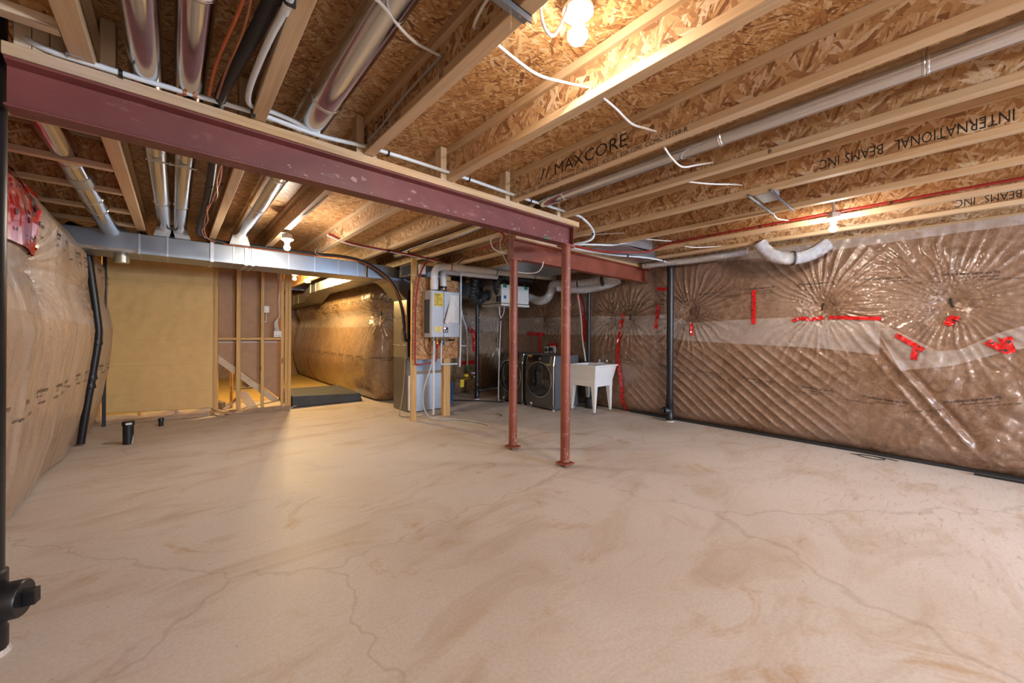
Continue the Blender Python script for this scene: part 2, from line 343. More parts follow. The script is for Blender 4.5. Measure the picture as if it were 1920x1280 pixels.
def grid_obj(name, co, q, mat, parent=None):
    me = bpy.data.meshes.new(name); me.vertices.add(len(co)); me.vertices.foreach_set('co', co.astype(np.float32).ravel())
    me.loops.add(q.size); me.loops.foreach_set('vertex_index', q.ravel().astype(np.int32)); me.polygons.add(len(q))
    me.polygons.foreach_set('loop_start', np.arange(0, q.size, 4, dtype=np.int32)); me.polygons.foreach_set('loop_total', np.full(len(q), 4, np.int32))
    me.update(calc_edges=True); me.validate(); me.shade_smooth(); me.materials.append(MAT[mat])
    o = bpy.data.objects.new(name, me); COL.objects.link(o)
    if parent is not None: child(o, parent)
    return o
def pleats(s, z, pins, amp=.027):
    d = np.zeros_like(s)
    for k, (ps, pz, R, n, dep) in enumerate(pins):
        dx = s-ps; dz = z-pz; r = np.hypot(dx, dz)+1e-6; th = np.arctan2(dz, dx)
        wob = vnoise(th*4+10, r*5+k*7, 11+k)*2.2; ridge = 1-np.abs(np.sin(th*n/2+wob)); ridge2 = 1-np.abs(np.sin(th*n*.83+wob*1.7+k))
        env = np.clip(r/.10, 0, 1)*np.exp(-(r/R)**2)*(.45+.9*vnoise(th*2.1+3*k, r*1.3, 50+k))
        d += amp*env*(ridge**2*1.3+ridge2**3*.7) - dep*np.exp(-(r/.13)**2)*.7 - dep*.5*np.exp(-(r/.32)**2)
    return d
def foot(z, h=.10): return np.clip(1-z/h, 0, 1)**2
# right wall -------------------------------------------------------
wr = struct('wall_right', MB().box(6.30, 6.60, -5.6, 7.4, 0, 2.75), 'wall_concrete')
PR = [(5.76, 1.66, .34, 22, .06), (5.195, 1.67, .38, 26, .06), (4.047, 1.66, .40, 26, .06), (3.834, 1.69, .28, 20, .04), (3.66, 1.668, .42, 26, .06), (2.60, 1.72, .52, 34, .07), (.989, 1.72, .62, 40, .08), (-.063, 1.704, .62, 42, .08), (-1.3, 1.7, .4, 28, .08)]
def d_right(s, z):
    s = np.asarray(s, float); z = np.asarray(z, float)
    d = .30-.13*np.clip((z-.1)/2.4, 0, 1)-.13*foot(z, .22)
    d = d+.05*(fbm(s*1.1, z*1.3, 3, 3)-.45)+.012*(fbm(s*6, z*6, 3, 9)-.45)
    d = d+pleats(s, z, PR)
    # long diagonal drapes in the lower half, running down towards the camera end
    u = (s*.632-z*.775); m = np.clip((1.32-z)/.25, 0, 1)*np.clip((s-.55)/.5, 0, 1)*np.clip((3.75-s)/.5, 0, 1)*np.clip((z-.05)/.15, 0, 1)
    wv = u*56+2.5*vnoise(s*1.5, z*1.5, 21); d = d+.024*m*(1-np.abs(np.sin(wv/2)))**1.8*(.4+.9*vnoise(u*3, s*.7, 22))
    # crumpled sheet below the flap at the near end
    cm = np.clip((.55-s)/.4, 0, 1)*np.clip((1.25-z)/.25, 0, 1); k = fbm(s*4.5+z*1.5, z*5-s, 4, 31); d = d+cm*.10*np.abs(k-.47)+cm*.02
    # the long fold
    t = ((s-.64)*(-.84)+(z-1.51)*(-1.26))/1.515; e = ((s-.64)*1.26-(z-1.51)*.84)/1.515
    fm = np.clip(t/.1, 0, 1)*np.clip((1.6-t)/.2, 0, 1); d = d+fm*(.035*np.exp(-((e)/.03)**2)+.018*np.exp(-((e-.12)/.025)**2)-.03*np.exp(-((e+.06)/.03)**2))
    return d
SR0 = -2.4
path = [(6.20, -2.4), (6.20, 7.3)]
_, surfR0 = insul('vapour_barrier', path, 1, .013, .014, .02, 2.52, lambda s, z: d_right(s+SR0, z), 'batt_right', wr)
surfR = lambda y, z, off=0.0: surfR0(np.asarray(y, float)-SR0, z, off)
# back wall behind the furnace, wrapping round the corner into the passage
PB = [(13.6-9.96, 1.80, .40, 26, .07), (13.6-10.9, 1.83, .40, 26, .07), (13.6-7.45, 1.77, .40, 28, .08), (6.95, 1.74, .33, 26, .07), (9.8, 1.70, .36, 26, .07), (9.0, 1.2, .34, 24, .05), (8.3, 1.5, .34, 24, .05)]
bp = [(3.05, 13.6), (3.05, 7.62)]+[(3.05+.28*(1-math.cos(a)), 7.62-.28*math.sin(a)) for a in np.linspace(.2, PI/2, 7)]+[(6.3, 7.34)]
def d_back(s, z):
    s = np.asarray(s, float); z = np.asarray(z, float)
    belly = .16*np.exp(-((z-.72)/.55)**2)*np.clip((6.6-s)/.6, 0.25, 1)+.08*np.exp(-((z-2.05)/.3)**2)
    d = .10+belly-.10*foot(z, .3)-.07*np.exp(-((z-1.72)/.14)**2)*np.clip((6.6-s)/.5, .2, 1)
    d = d+.06*(fbm(s*1.4, z*1.1, 3, 5)-.45)+.010*(fbm(s*7, z*5, 3, 6)-.45)+pleats(s, z, PB, .042)
    ver = np.clip((.9-np.abs(z-1.35))/.3, 0, 1)*np.clip((6.4-s)/.5, 0, 1); d = d+.007*ver*np.abs(np.sin(s*15+3*vnoise(s*2, z*2, 8)))
    return d
wbk = struct('wall_back', MB().prism([(3.15, 14.0, 0), (3.15, 7.45, 0), (6.6, 7.45, 0), (6.6, 7.75, 0), (3.45, 7.75, 0), (3.45, 14.0, 0)], (0, 0, 2.75)), 'wall_concrete')
_, surfB = insul('vapour_barrier', bp, -1, .02, .02, .02, 2.5, d_back, 'batt_inner', wbk)
# left wall
PL_ = [(4.3, 1.82, .55, 30, .10), (6.1, 1.75, .4, 22, .06), (2.4, 1.8, .4, 22, .05)]
def d_left(s, z):
    s = np.asarray(s, float); z = np.asarray(z, float)
    prof = np.interp(z, [0, .25, .47, .85, 1.17, 1.36, 1.6, 1.75, 1.95, 2.2, 2.4, 2.5], [.08, .12, .145, .19, .225, .235, .20, .17, .18, .17, .10, .03])
    free = 1-np.exp(-((s-6.75)/.28)**2)
    bays = .07*np.abs(np.sin((s-6.75)*PI/1.22))**.7
    d = prof+free*(bays*np.clip(z/.5, .1, 1)*np.clip((2.5-z)/.3, 0, 1)+.10*(fbm(s*.9, z*.6, 2, 41)-.38))
    d = d+.016*(fbm(s*5, z*3, 3, 42)-.45)+pleats(s, z, PL_)
    d = d+.02*np.exp(-((s-3.55-.16*(1.5-z))/.03)**2)*np.clip((1.7-z)/.3, 0, 1)+.012*np.exp(-((s-4.9+.1*z)/.03)**2)
    return d
wl = struct('wall_left', MB().box(-1.4, -1.12, -5.6, 14.0, 0, 2.75), 'wall_concrete')
_, surfL0 = insul('vapour_barrier', [(-.98, -2.4), (-.98, 8.35)], -1, .018, .018, .02, 2.5, lambda s, z: d_left(s+SR0, z), 'batt_left', wl)
surfL = lambda y, z, off=0.0: surfL0(np.asarray(y, float)-SR0, z, off)
# wall behind the camera with an unseen window added for cool daylight, far end of the passage
wfm = MB().box(-1.6, 4.0, -5.8, -5.5, 0, 2.75).box(5.8, 6.7, -5.8, -5.5, 0, 2.75).box(4.0, 5.8, -5.8, -5.5, 0, 1.3).box(4.0, 5.8, -5.8, -5.5, 2.2, 2.75)
wf = struct('wall_front', wfm, 'wall_concrete')
wn = struct('window_1', MB().box(4.0, 5.8, -5.66, -5.60, 1.3, 1.35).box(4.0, 5.8, -5.66, -5.60, 2.15, 2.2).box(4.0, 4.05, -5.66, -5.6, 1.35, 2.15).box(5.75, 5.8, -5.66, -5.6, 1.35, 2.15).box(4.88, 4.92, -5.66, -5.6, 1.35, 2.15), 'white_plastic')
we = struct('wall_end', MB().box(-1.6, 3.5, 13.9, 14.2, 0, 2.75), 'batt_inner')
yf = obj('passage_floor', MB().box(-1.1, 3.1, 8.95, 13.9, 0, .006), 'floor_yellow_lit', fl)  # thin sheet on the concrete; the bulb's yellow light is in its colour
# ------------------------------------------------------------------ joists, beams, posts
def fx(X): return lambda u, v: (X, u, v)
ORD = ['first', 'second', 'third', 'fourth', 'fifth', 'sixth', 'seventh', 'eighth', 'ninth', 'tenth', 'eleventh']
JX = [(-.345, .075), (.302, .066), (.91, .066), (1.537, .066), (2.2, .066), (2.87, .066), (3.55, .066), (4.22, .066), (4.945, .066), (5.53, .066), (6.12, .066)]
JL = ['wooden I-joist with rough broad underside, carrying the short cross joists at far left', 'wooden I-joist with a white plastic pipe and black line set clipped along its left side',
      'wooden I-joist with a grey cable stapled down its web, left of the large glowing bulb', 'wooden I-joist just right of the large glowing bulb, its web brightly lit',
      'wooden I-joist with large black stencilled lettering reading MAXCORE on its web', 'wooden I-joist just right of the long grey round duct, knots along its flange',
      'wooden I-joist with upside-down INTERNATIONAL BEAMS lettering, left end of the steel box bracket', 'wooden I-joist holding the right end of the steel box bracket, red mark on its flange',
      'wooden I-joist with a red water pipe clipped along its side, near the right bulb', 'wooden I-joist behind the right bulb, just in front of the insulated right wall', 'outermost wooden I-joist lying right against the insulated right wall']
for i, (x, wd) in enumerate(JX):
    y1 = 13.6 if x < 2.3 else 7.2
    t = thing('floor_joist', JL[i], 'joist', (x, -5.45, 2.52), 'floor joists across the ceiling')
    obj('bottom_flange', MB().box(x, x+wd, -5.45, y1, 2.52, 2.565), 'pine_y', t, bevel=.004)
    obj('web', MB().box(x+wd/2-.006, x+wd/2+.006, -5.45, y1, 2.56, 2.725), 'osb_web', t)
    obj('top_flange', MB().box(x, x+wd, -5.45, y1, 2.72, 2.7665), 'pine_y', t, bevel=.003)
    mb = MB(); c = x+wd/2-.0065; s_ = x-.001
    rev = lambda X, y0, z0: (lambda u, v: (X, y0-u, z0+v))
    flip = lambda X, y0, z0: (lambda u, v: (X, y0+u, z0-v))
    PRN = '10.6  MILL 1033   APA PR-L252  Intertek CCRR-0232   ICC-ES  ESR-1290  CCMC 12768-R'
    if i == 4:
        text_on(mb, 'MAXCORE', .125, rev(c, 2.03, 2.605), fit=.65); text_on(mb, '//', .12, rev(c, 2.18, 2.61), fit=.11)
        text_on(mb, PRN, .040, rev(s_, 2.47, 2.528), fit=1.50)
    if i == 2:
        text_on(mb, 'ORE', .125, rev(c, 2.42, 2.60)); text_on(mb, 'ES  ESR-1290  CCMC 12768-R', .040, rev(s_, 2.43, 2.528), fit=.48); text_on(mb, '60', .04, rev(s_, 1.55, 2.53))
    if i == 3: text_on(mb, PRN, .034, rev(s_, 6.1, 2.529))
    if i == 6: text_on(mb, 'INTERNATIONAL', .10, flip(c, -.278, 2.655), fit=.49); text_on(mb, 'BEAMS', .10, flip(c, .26, 2.655), fit=.20); text_on(mb, 'INC.', .10, flip(c, .487, 2.655), fit=.13)
    if i == 9: text_on(mb, 'INTERNATIONAL', .10, flip(c, -1.02, 2.65), fit=.49); text_on(mb, 'BEAMS', .10, flip(c, -.47, 2.65), fit=.21); text_on(mb, 'INC.', .10, flip(c, -.21, 2.65), fit=.14)
    if i == 5: text_on(mb, 'CCRR-0232   ICC-ES  ESR-1290  CCMC 12768-R  INTERNATIONAL', .04, lambda u, v: (x+wd/2+.007, -.2+u, 2.73+v)); text_on(mb, 'B', .04, rev(s_, .75, 2.53))
    if i == 1: text_on(mb, 'V2', .06, lambda u, v: (.56-v*.2+u, 1.62+v, 2.7655))
    if mb.v: obj('printed_lettering', mb, 'print', t)['kind'] = 'stuff'
# ladder of short joists at the far left
for k, y in enumerate([2.27, 3.30, 3.98, 4.62, 5.33, 5.98]):
    t = thing('short_joist', ['short stained I-joist crossing above the left end of the red beam', 'short I-joist half hidden just under the red beam, crossing the left bay', 'short I-joist crossing under the upper end of the slanting silver duct', 'short I-joist crossing behind the black clamp of the slanting duct',
              'short I-joist crossing beside the lower half of the slanting duct', 'short I-joist closest to the rectangular trunk duct in the left bay'][k], 'joist', (-1.0, y, 2.52), 'short cross joists in the left bay')
    obj('bottom_flange', MB().box(-1.1, -.347, y, y+.06, 2.522, 2.562), 'palewood_x', t, bevel=.003)
    obj('web', MB().box(-1.1, -.347, y+.025, y+.035, 2.56, 2.73), 'osb_webx', t)
    obj('top_flange', MB().box(-1.1, -.347, y, y+.06, 2.72, 2.7655), 'palewood_x', t)
    if k == 0:
        sp = MB()
        for q in range(16):
            a = random.uniform(-.62, -.36); b = random.uniform(2.60, 2.71); sp.lathe([(random.uniform(.004, .012), 0), (.001, .0015)], (a, y+.0245, b), (0, -1, 0), 7)
        obj('stain_spots', sp, 'debris', t)['kind'] = 'stuff'
# squash blocks standing on the sill plates
SB = [(-.50, 2.50, 'pale upright block at the left end of the sill plate, first of three'), (-.452, 2.50, 'pale upright block on the sill plate, middle of the three at far left'), (-.404, 2.50, 'pale upright block with an amber resin stain, third of three at far left'),
      (-.262, 2.505, 'upright block beside the leftmost long joist, next to the silver duct pair'), (.255, 2.56, 'small pale upright block behind the orange cable on the beam'), (.866, 2.50, 'pale upright block standing left of the joist marked 60'),
      (1.488, 2.50, 'pale upright block on the beam below the bright bulb'), (2.13, 2.50, 'pale upright block beside the MAXCORE joist end')]
for k, (x, y, lb) in enumerate(SB): one('squash_block', MB().box(x, x+(.046 if k < 3 else .05), y, y+.085, 2.515, 2.764), 'palewood_z', lb, 'block', 'upright blocks on the beam', bevel=.003)
for k, (x, y, lb) in enumerate([(.98, 2.56, 'short pale block behind the joist marked 60'), (1.607, 2.56, 'short pale block behind the brightly lit joist on the beam'), (2.27, 2.53, 'pale block right of the MAXCORE joist, under the grey duct'), (2.80, 2.50, 'pale block near the right end of the first steel beam'), (.37, 2.55, 'pale block right of the joist carrying the white pipe')]):
    one('squash_block', MB().box(x, x+.045, y, y+.04, 2.515, 2.764), 'palewood_z', lb, 'block', 'upright blocks on the beam', bevel=.003)
one('joist_hanger', MB().box(-.352, -.349, 2.44, 2.6, 2.515, 2.72).box(-.352, -.30, 2.436, 2.44, 2.515, 2.70), 'zinc', 'dark galvanised metal joist hanger beside the pale blocks at far left', 'hanger')
def ibeam(name, label, x0, x1, y0, y1, z0, z1, mat):
    t = thing(name, label, 'beam', (x0, y0, z0), 'red steel beams'); ym = (y0+y1)/2
    obj('web', MB().box(x0, x1, ym-.005, ym+.005, z0+.01, z1-.01), mat, t)
    obj('bottom_flange', MB().prism([(x0, y0, z0), (x0, y1, z0), (x0, y1, z0+.011), (x0, ym+.012, z0+.02), (x0, ym-.012, z0+.02), (x0, y0, z0+.011)], (x1-x0, 0, 0)), mat, t, bevel=.002)
    obj('top_flange', MB().prism([(x0, y0, z1), (x0, y1, z1), (x0, y1, z1-.011), (x0, ym+.012, z1-.02), (x0, ym-.012, z1-.02), (x0, y0, z1-.011)], (x1-x0, 0, 0)), mat, t, bevel=.002)
    return t
b1 = ibeam('steel_beam', 'long scuffed dark red steel beam crossing the room at upper left', -.525, 3.045, 2.50, 2.605, 2.262, 2.462, 'primer')
obj('green_mark', MB().box(2.60, 2.69, 2.4985, 2.5, 2.264, 2.274), 'green', b1, label='green tape mark')
obj('end_plate', MB().box(3.043, 3.049, 2.50, 2.605, 2.262, 2.462), 'primer', b1)
b2 = ibeam('steel_beam', 'shorter red steel beam running from the second post to the right wall', 2.925, 6.12, 3.28, 3.385, 2.232, 2.466, 'primer_post')
obj('end_plate', MB().box(2.921, 2.926, 3.28, 3.385, 2.232, 2.466), 'primer_post', b2)
obj('bearing_stiffener', MB().box(5.86, 5.87, 3.28, 3.33, 2.25, 2.45), 'primer_post', b2)
one('sill_plate', MB().box(-.53, 3.13, 2.492, 2.60, 2.463, 2.516), 'sill_x', 'pale weathered timber plate lying on the long red beam', 'plank', 'timber plates on the beams', bevel=.004)
one('sill_plate', MB().box(2.95, 6.15, 3.275, 3.385, 2.467, 2.519), 'sill_x', 'timber plate lying on the shorter red beam near the right wall', 'plank', 'timber plates on the beams', bevel=.004)
sf = MB()
for k in range(46):
    X = random.uniform(.3, 3.0); Zc = 2.27+abs(random.gauss(0, .05)); r = random.uniform(.004, .022)*(1 if X > .8 else .6)
    if Zc < 2.43: sf.prism([(X+r*math.cos(q*1.05)*random.uniform(.4, 1.8), 2.5545-.0065, Zc+r*math.sin(q*1.05)*random.uniform(.3, 1.1)) for q in range(6)], (0, -.0012, 0))
obj('plaster_scuffs', sf, 'scuff', b1, label='pale plaster scuffs')['kind'] = 'stuff'
def post(label, x, y, z1, splash):
    t = thing('steel_post', label, 'post', (x, y, 0), 'red steel posts')
    obj('shaft', MB().lathe([(.048, .05), (.048, z1-.015)], (x, y, 0), n=28), 'primer_post', t, smooth=True)
    obj('base_plate', MB().box(x-.068, x+.068, y-.068, y+.068, .026, .044), 'primer_post', t, bevel=.003)
    obj('levelling_screw', MB().lathe([(.04, 0), (.028, .008), (.026, .03)], (x, y, 0), n=14), 'debris', t)
    obj('cap_plate', MB().box(x-.075, x+.075, y-.06, y+.06, z1-.016, z1), 'primer_post', t, bevel=.002)
    sp = MB()
    for k in range(splash):
        a = random.uniform(-2.6, -.9); z = random.choice([random.uniform(.05, .2), random.uniform(.3, 2.1)]); h = random.uniform(.004, .018); da = random.uniform(.03, .12)
        sp.prism([(x+.0485*math.cos(a+q*da), y+.0485*math.sin(a+q*da), z+v*h) for q, v in ((0, 0), (.6, -.6), (1, .2), (.7, 1), (.1, .8))], (.0012*math.cos(a), .0012*math.sin(a), 0))
    obj('paint_splatter', sp, 'paint_splat', t, label='pale plaster and paint splatter')['kind'] = 'stuff'
post('red steel post under the end of the long beam, nearer of the two', 2.995, 2.552, 2.262, 46)
post('red steel post farther back, under the shorter beam, left of the other', 2.972, 3.333, 2.232, 40)

# ------------------------------------------------------------------ ducts
def rduct(label, pts, r, seams, clamps=(), boot=None, name='round_duct', mat='galv_round', grp='round metal ducts between the joists'):
    a = Vector(pts[0]); b = Vector(pts[-1]); t = thing(name, label, 'duct', tuple(a), grp)
    obj('pipe', MB().tube([a, b], r, 32, caps=True), mat, t, smooth=True)
    d = (b-a).normalized()
    for q in seams:
        q = (q-a.y)/(b.y-a.y); p = a+(b-a)*q; obj('seam_bead', MB().lathe([(r, -.012), (r+.004, -.008), (r+.004, -.002), (r+.001, 0), (r+.004, .004), (r+.003, .012), (r, .014)], p, d, 32), mat, t, smooth=True)
    return t
D1 = rduct('silver round duct at upper left, left one of the close pair', [(-.118, -5.4, 2.59), (-.105, 6.05, 2.59)], .061, (.75, 1.75, 3.2, 4.85))
D2 = rduct('silver round duct at upper left, right one of the close pair', [(.085, -5.4, 2.59), (.030, 6.05, 2.59)], .061, (1.75, 3.2, 4.85))
D3 = rduct('wide silver round duct running diagonally between the second and third joists', [(.595, -5.4, 2.62), (.61, 5.95, 2.62)], .078, (.80, 2.2, 3.5, 4.5))
D4 = rduct('long grey round duct between the MAXCORE joist and its right neighbour', [(2.58, -5.4, 2.635), (2.55, 5.6, 2.575)], .057, (.05, .92, 2.2, 2.9, 4.0))
D5 = rduct('short slanting silver duct dropping to the trunk at far left', [(-.60, 3.15, 2.66), (-.545, 6.20, 2.475)], .074, (4.15, 4.98, 5.3))
obj('black_band', MB().tube([Vector((-.5772, 4.42, 2.583)), Vector((-.5735, 4.62, 2.571))], .0775, 32), 'galv_dull', D5, smooth=True)
one('hanger_strap', MB().box(-.16, .11, 3.55, 3.575, 2.518, 2.522).box(-.04, -.03, 3.545, 3.58, 2.515, 2.53), 'galv_dull', 'thin metal strap slung under the pair of silver ducts', 'strap')
trunk = thing('trunk_duct', 'long rectangular galvanised trunk duct crossing the room at back left', 'duct', (-1.0, 6.08, 2.245))
TX = [-1.0, -.318, -.08, .33, .555, .685, .735, .85, 1.18, 1.515, 1.85, 2.13, 2.28, 2.56]
for a, b in zip(TX[:-1], TX[1:]): obj('duct_section', MB().box(a+.002, b-.002, 6.08, 6.60, 2.245, 2.472), 'galv', trunk, bevel=.004)
for a in TX[1:-1]: obj('seam_cleat', MB().box(a-.008, a+.008, 6.072, 6.6, 2.243, 2.474), 'galv_dull', trunk)
for a in (.335, .69, .765): obj('hanging_strap', MB().box(a-.018, a+.018, 6.066, 6.071, 2.24, 2.50).box(a-.018, a+.018, 6.066, 6.6, 2.236, 2.241), 'galv_dull', trunk)
fo = MB()
obj('foil_tape', fo.box(-1.0, -.32, 6.073, 6.079, 2.245, 2.285), 'foil', trunk); obj('foil_tape', MB().box(2.24, 2.29, 6.072, 6.079, 2.245, 2.472), 'foil', trunk)
obj('elbow', MB().prism([(2.56, 6.08, 2.245), (2.56, 6.08, 2.472), (2.70, 6.08, 2.46), (2.88, 6.08, 2.38), (3.0, 6.08, 2.24), (3.06, 6.08, 1.93), (2.965, 6.08, 1.93), (2.86, 6.08, 2.02), (2.74, 6.08, 2.15), (2.66, 6.08, 2.215)], (0, .5, 0)), 'galv', trunk, bevel=.004)
def boot(par, x, y, r):
    obj('boot', MB().hexa([(x-r*1.3, y-.02, 2.473), (x+r*1.3, y-.02, 2.473), (x+r*1.3, y+.22, 2.473), (x-r*1.3, y+.22, 2.473), (x-r*.9, y-.02, 2.60), (x+r*.9, y-.02, 2.60), (x+r*.9, y+.16, 2.66), (x-r*.9, y+.16, 2.66)]), 'galv_dull', par, bevel=.004)
boot(D1, -.105, 6.06, .075); boot(D2, .03, 6.06, .075); boot(D3, .61, 5.97, .085)
obj('foil_collar', MB().hexa([(-.70, 6.07, 2.473), (-.36, 6.07, 2.473), (-.40, 6.42, 2.473), (-.68, 6.42, 2.473), (-.62, 6.16, 2.55), (-.47, 6.16, 2.55), (-.49, 6.3, 2.56), (-.60, 6.3, 2.56)]), 'foil', D5)
one('duct_stub', MB().tube([(-.475, 6.33, 2.26), (-.475, 6.33, 2.155)], .066, 24), 'coil_grey', 'short capped round stub hanging under the left end of the trunk duct', 'duct', smooth=True)
# ceiling duct of the passage
pd = thing('passage_duct', 'galvanised duct along the top of the insulated passage wall, stepping down', 'duct', (2.4, 6.7, 2.3))
px = [6.62, 7.1, 7.6, 8.05, 8.5, 8.95, 9.4, 9.85]
for a, b in zip(px[:-1], px[1:]): obj('duct_section', MB().box(2.37, 2.80, a+.003, b-.003, 2.30, 2.485), 'galv', pd, bevel=.004)
for a in px[1:]: obj('seam_cleat', MB().box(2.362, 2.808, a-.008, a+.008, 2.295, 2.49), 'galv_dull', pd)
obj('drop_elbow', MB().hexa([(2.37, 9.85, 2.30), (2.80, 9.85, 2.30), (2.80, 10.5, 2.12), (2.37, 10.5, 2.12), (2.37, 9.85, 2.485), (2.80, 9.85, 2.485), (2.80, 10.5, 2.34), (2.37, 10.5, 2.34)]), 'galv', pd)
for k in range(6): obj('duct_section', MB().box(2.37, 2.80, 10.5+k*.52, 11.01+k*.52, 2.12, 2.34), 'galv', pd, bevel=.004)
# joist-bay return pans over the second beam
one('joist_pan', MB().box(4.18, 4.99, 2.72, 6.2, 2.508, 2.513).hexa([(4.3, 2.70, 2.513), (4.94, 2.62, 2.513), (4.94, 2.64, 2.513), (4.3, 2.72, 2.513), (4.3, 2.72, 2.70), (4.94, 2.66, 2.70), (4.94, 2.68, 2.70), (4.3, 2.74, 2.70)]), 'galv_dull', 'dull sheet metal pan closing the joist bay above the shorter red beam', 'duct', 'metal joist pans')
one('joist_pan', MB().box(5.0, 5.56, 3.0, 6.0, 2.506, 2.511).hexa([(5.02, 2.98, 2.511), (5.52, 2.9, 2.511), (5.52, 2.92, 2.511), (5.02, 3.0, 2.511), (5.02, 3.0, 2.70), (5.52, 2.94, 2.70), (5.52, 2.96, 2.70), (5.02, 3.02, 2.70)]), 'galv_dull', 'second sheet metal pan nearer the right wall, above the beam end', 'duct', 'metal joist pans')
one('air_duct', MB().box(3.05, 5.9, 6.25, 6.85, 2.10, 2.36), 'galv', 'wide galvanised return duct hung behind the ventilator box near back wall', 'duct', bevel=.005)
# ------------------------------------------------------------------ stud wall under the stairs, paper, landing
A0 = Vector((1.55, 7.73, 0)); DS = Vector((-.98252, .18620, 0)); NS = Vector((-.18620, -.98252, 0))
def SW(s, off, z): return A0+DS*s+NS*off+Vector((0, 0, z))
def swbox(mb, s0, s1, o0, o1, z0, z1): return mb.hexa([SW(s0, o0, z0), SW(s1, o0, z0), SW(s1, o1, z0), SW(s0, o1, z0), SW(s0, o0, z1), SW(s1, o0, z1), SW(s1, o1, z1), SW(s0, o1, z1)])
sw = thing('stud_wall', 'open stud partition under the stairs, brown drywall backs showing between the studs', 'partition', tuple(SW(.6, -.05, 0)))
for s0, s1, z1 in ((.0, .047, 2.42), (.05, .097, 2.42), (.112, .160, 2.42), (.408, .456, 2.5), (.742, .802, 2.5), (1.05, 1.098, 2.5), (1.10, 1.14, 2.5), (1.55, 1.59, 2.5), (1.98, 2.02, 2.5), (2.415, 2.455, 2.5)):
    obj('stud', swbox(MB(), s0, s1, -.092, -.002 if s0 > .1 else .004, .042, z1), 'stud_z', sw, bevel=.003)
obj('bottom_plate', swbox(MB(), 0.0, 2.52, -.092, .0, 0, .041), 'stud_x', sw, bevel=.003)
obj('top_plate', swbox(MB(), 0.0, 2.52, -.092, .0, 2.5, 2.54), 'stud_x', sw)
for a, b in ((.161, .407), (.457, .741), (.803, 1.049)): obj('rail', swbox(MB(), a, b, -.092, -.002, 1.226, 1.266), 'stud_x', sw, bevel=.003)
dw = MB(); pts = [(1.10, 1.03), (.14, .14), (.14, 1.185), (1.10, 1.185)]
dw.prism([SW(s, -.136, z) for s, z in pts], NS*-.012); dwu = MB().prism([SW(s, -.136, z) for s, z in ((1.10, 1.19), (.14, 1.19), (.14, 2.6), (1.10, 2.6))], NS*-.012)
obj('drywall_panel', dw, 'drywall', sw); obj('drywall_panel', dwu, 'drywall', sw)
obj('joint_tape', swbox(MB(), .15, 1.095, -.135, -.133, 1.176, 1.198), 'sheet_paper', sw, label='white paper joint strip')
obj('stair_stringer', MB().prism([SW(s, -.094, z) for s, z in ((1.14, 1.065), (1.14, .925), (.30, .135), (.20, .135), (.20, .17))], NS*-.04), 'palewood_x', sw, label='pale sloping stair stringer')
obj('stair_post', swbox(MB(), .90, .94, -.60, -.51, 0, .78), 'stud_z', sw)
def sheet(name, mat, s0, s1, zt, zb0, zb1, ns, nz, f, label, cat):
    S = np.linspace(0, 1, ns); Z = np.linspace(0, 1, nz); co = []
    for a in S:
        for b in Z:
            s = s0+(s1-s0)*a; zb = zb0+(zb1-zb0)*a; z = zb+(zt-zb)*b; co.append(SW(s, f(s, z), z))
    idx = np.arange(ns*nz).reshape(ns, nz); q = np.stack([idx[:-1, :-1], idx[1:, :-1], idx[1:, 1:], idx[:-1, 1:]], -1).reshape(-1, 4)
    o = grid_obj(name, np.array([tuple(c) for c in co]), q, mat); m = o.modifiers.new('thick', 'SOLIDIFY'); m.thickness = .002
    return tag(o, label, cat)
def fpaper(s, z):
    c = sum(.006*math.exp(-((z-zc)/.012)**2) for zc in (2.11, 1.675, 1.25, .857, .43))
    n = float(fbm(s*2.2+z*.8, z*1.4, 3, 77)-.45)*.035+float(fbm(s*9+z*5, z*3-s*3, 2, 78)-.37)*.012
    return .016+c+n*(1 if .25 < z < 2.3 else .4)
sheet('kraft_paper', 'paper', 1.118, 2.392, 2.52, .108, .150, 90, 130, fpaper, 'large tan kraft paper sheet with fold lines covering the left part of the stud wall', 'paper')
for a, b, o, lb in ((.34, .40, .03, 'white switch box on the third stud with a short cable loop'),): pass
bx = thing('switch_box', 'small white switch box beside the middle stud with a cable looping below', 'switch', tuple(SW(.372, 0, 1.76)))
obj('box', swbox(MB(), .335, .410, -.03, .02, 1.70, 1.815), 'white_plastic', bx, bevel=.004); obj('rocker', swbox(MB(), .360, .385, .02, .026, 1.73, 1.785), 'porcelain', bx, bevel=.002)
bx = thing('junction_box', 'wider white junction box with a bundle of cables entering its top', 'box', tuple(SW(.20, 0, 1.33)))
obj('box', swbox(MB(), .150, .265, -.03, .03, 1.275, 1.385), 'white_plastic', bx, bevel=.004)
for k in range(2): obj('knockout', swbox(MB(), .17+k*.045, .195+k*.045, .03, .032, 1.295, 1.303), 'print_grey', bx)
sc_ = [((.60, .90), .02, 'white-streaked scrap board leaning through the stud bays above the bottom plate')]
def plank(label, pts, th, mat, name='scrap_board'):
    a, b, c, d = [Vector(p) for p in pts]; n = (b-a).cross(d-a).normalized()*th
    return one(name, MB().hexa([a, b, c, d, a+n, b+n, c+n, d+n]), mat, label, 'plank', 'scrap wood at the stud wall', bevel=.003)
plank('pale scrap board leaning out through the bay left of the middle stud', [SW(.80, -.22, .33), SW(.66, -.22, .33), SW(.49, -.03, .05), SW(.64, -.03, .05)], .02, 'palewood_x')
plank('dark slotted edge board lying on top of the leaning pale scrap board', [SW(.86, -.34, .345), SW(.55, -.28, .36), SW(.52, -.36, .40), SW(.86, -.42, .385)], .02, 'debris')
plank('short greenish offcut lying behind the leftmost open stud bay', [SW(1.06, -.25, .01), SW(.96, -.20, .01), SW(.96, -.20, .16), SW(1.06, -.25, .20)], .10, 'debris')
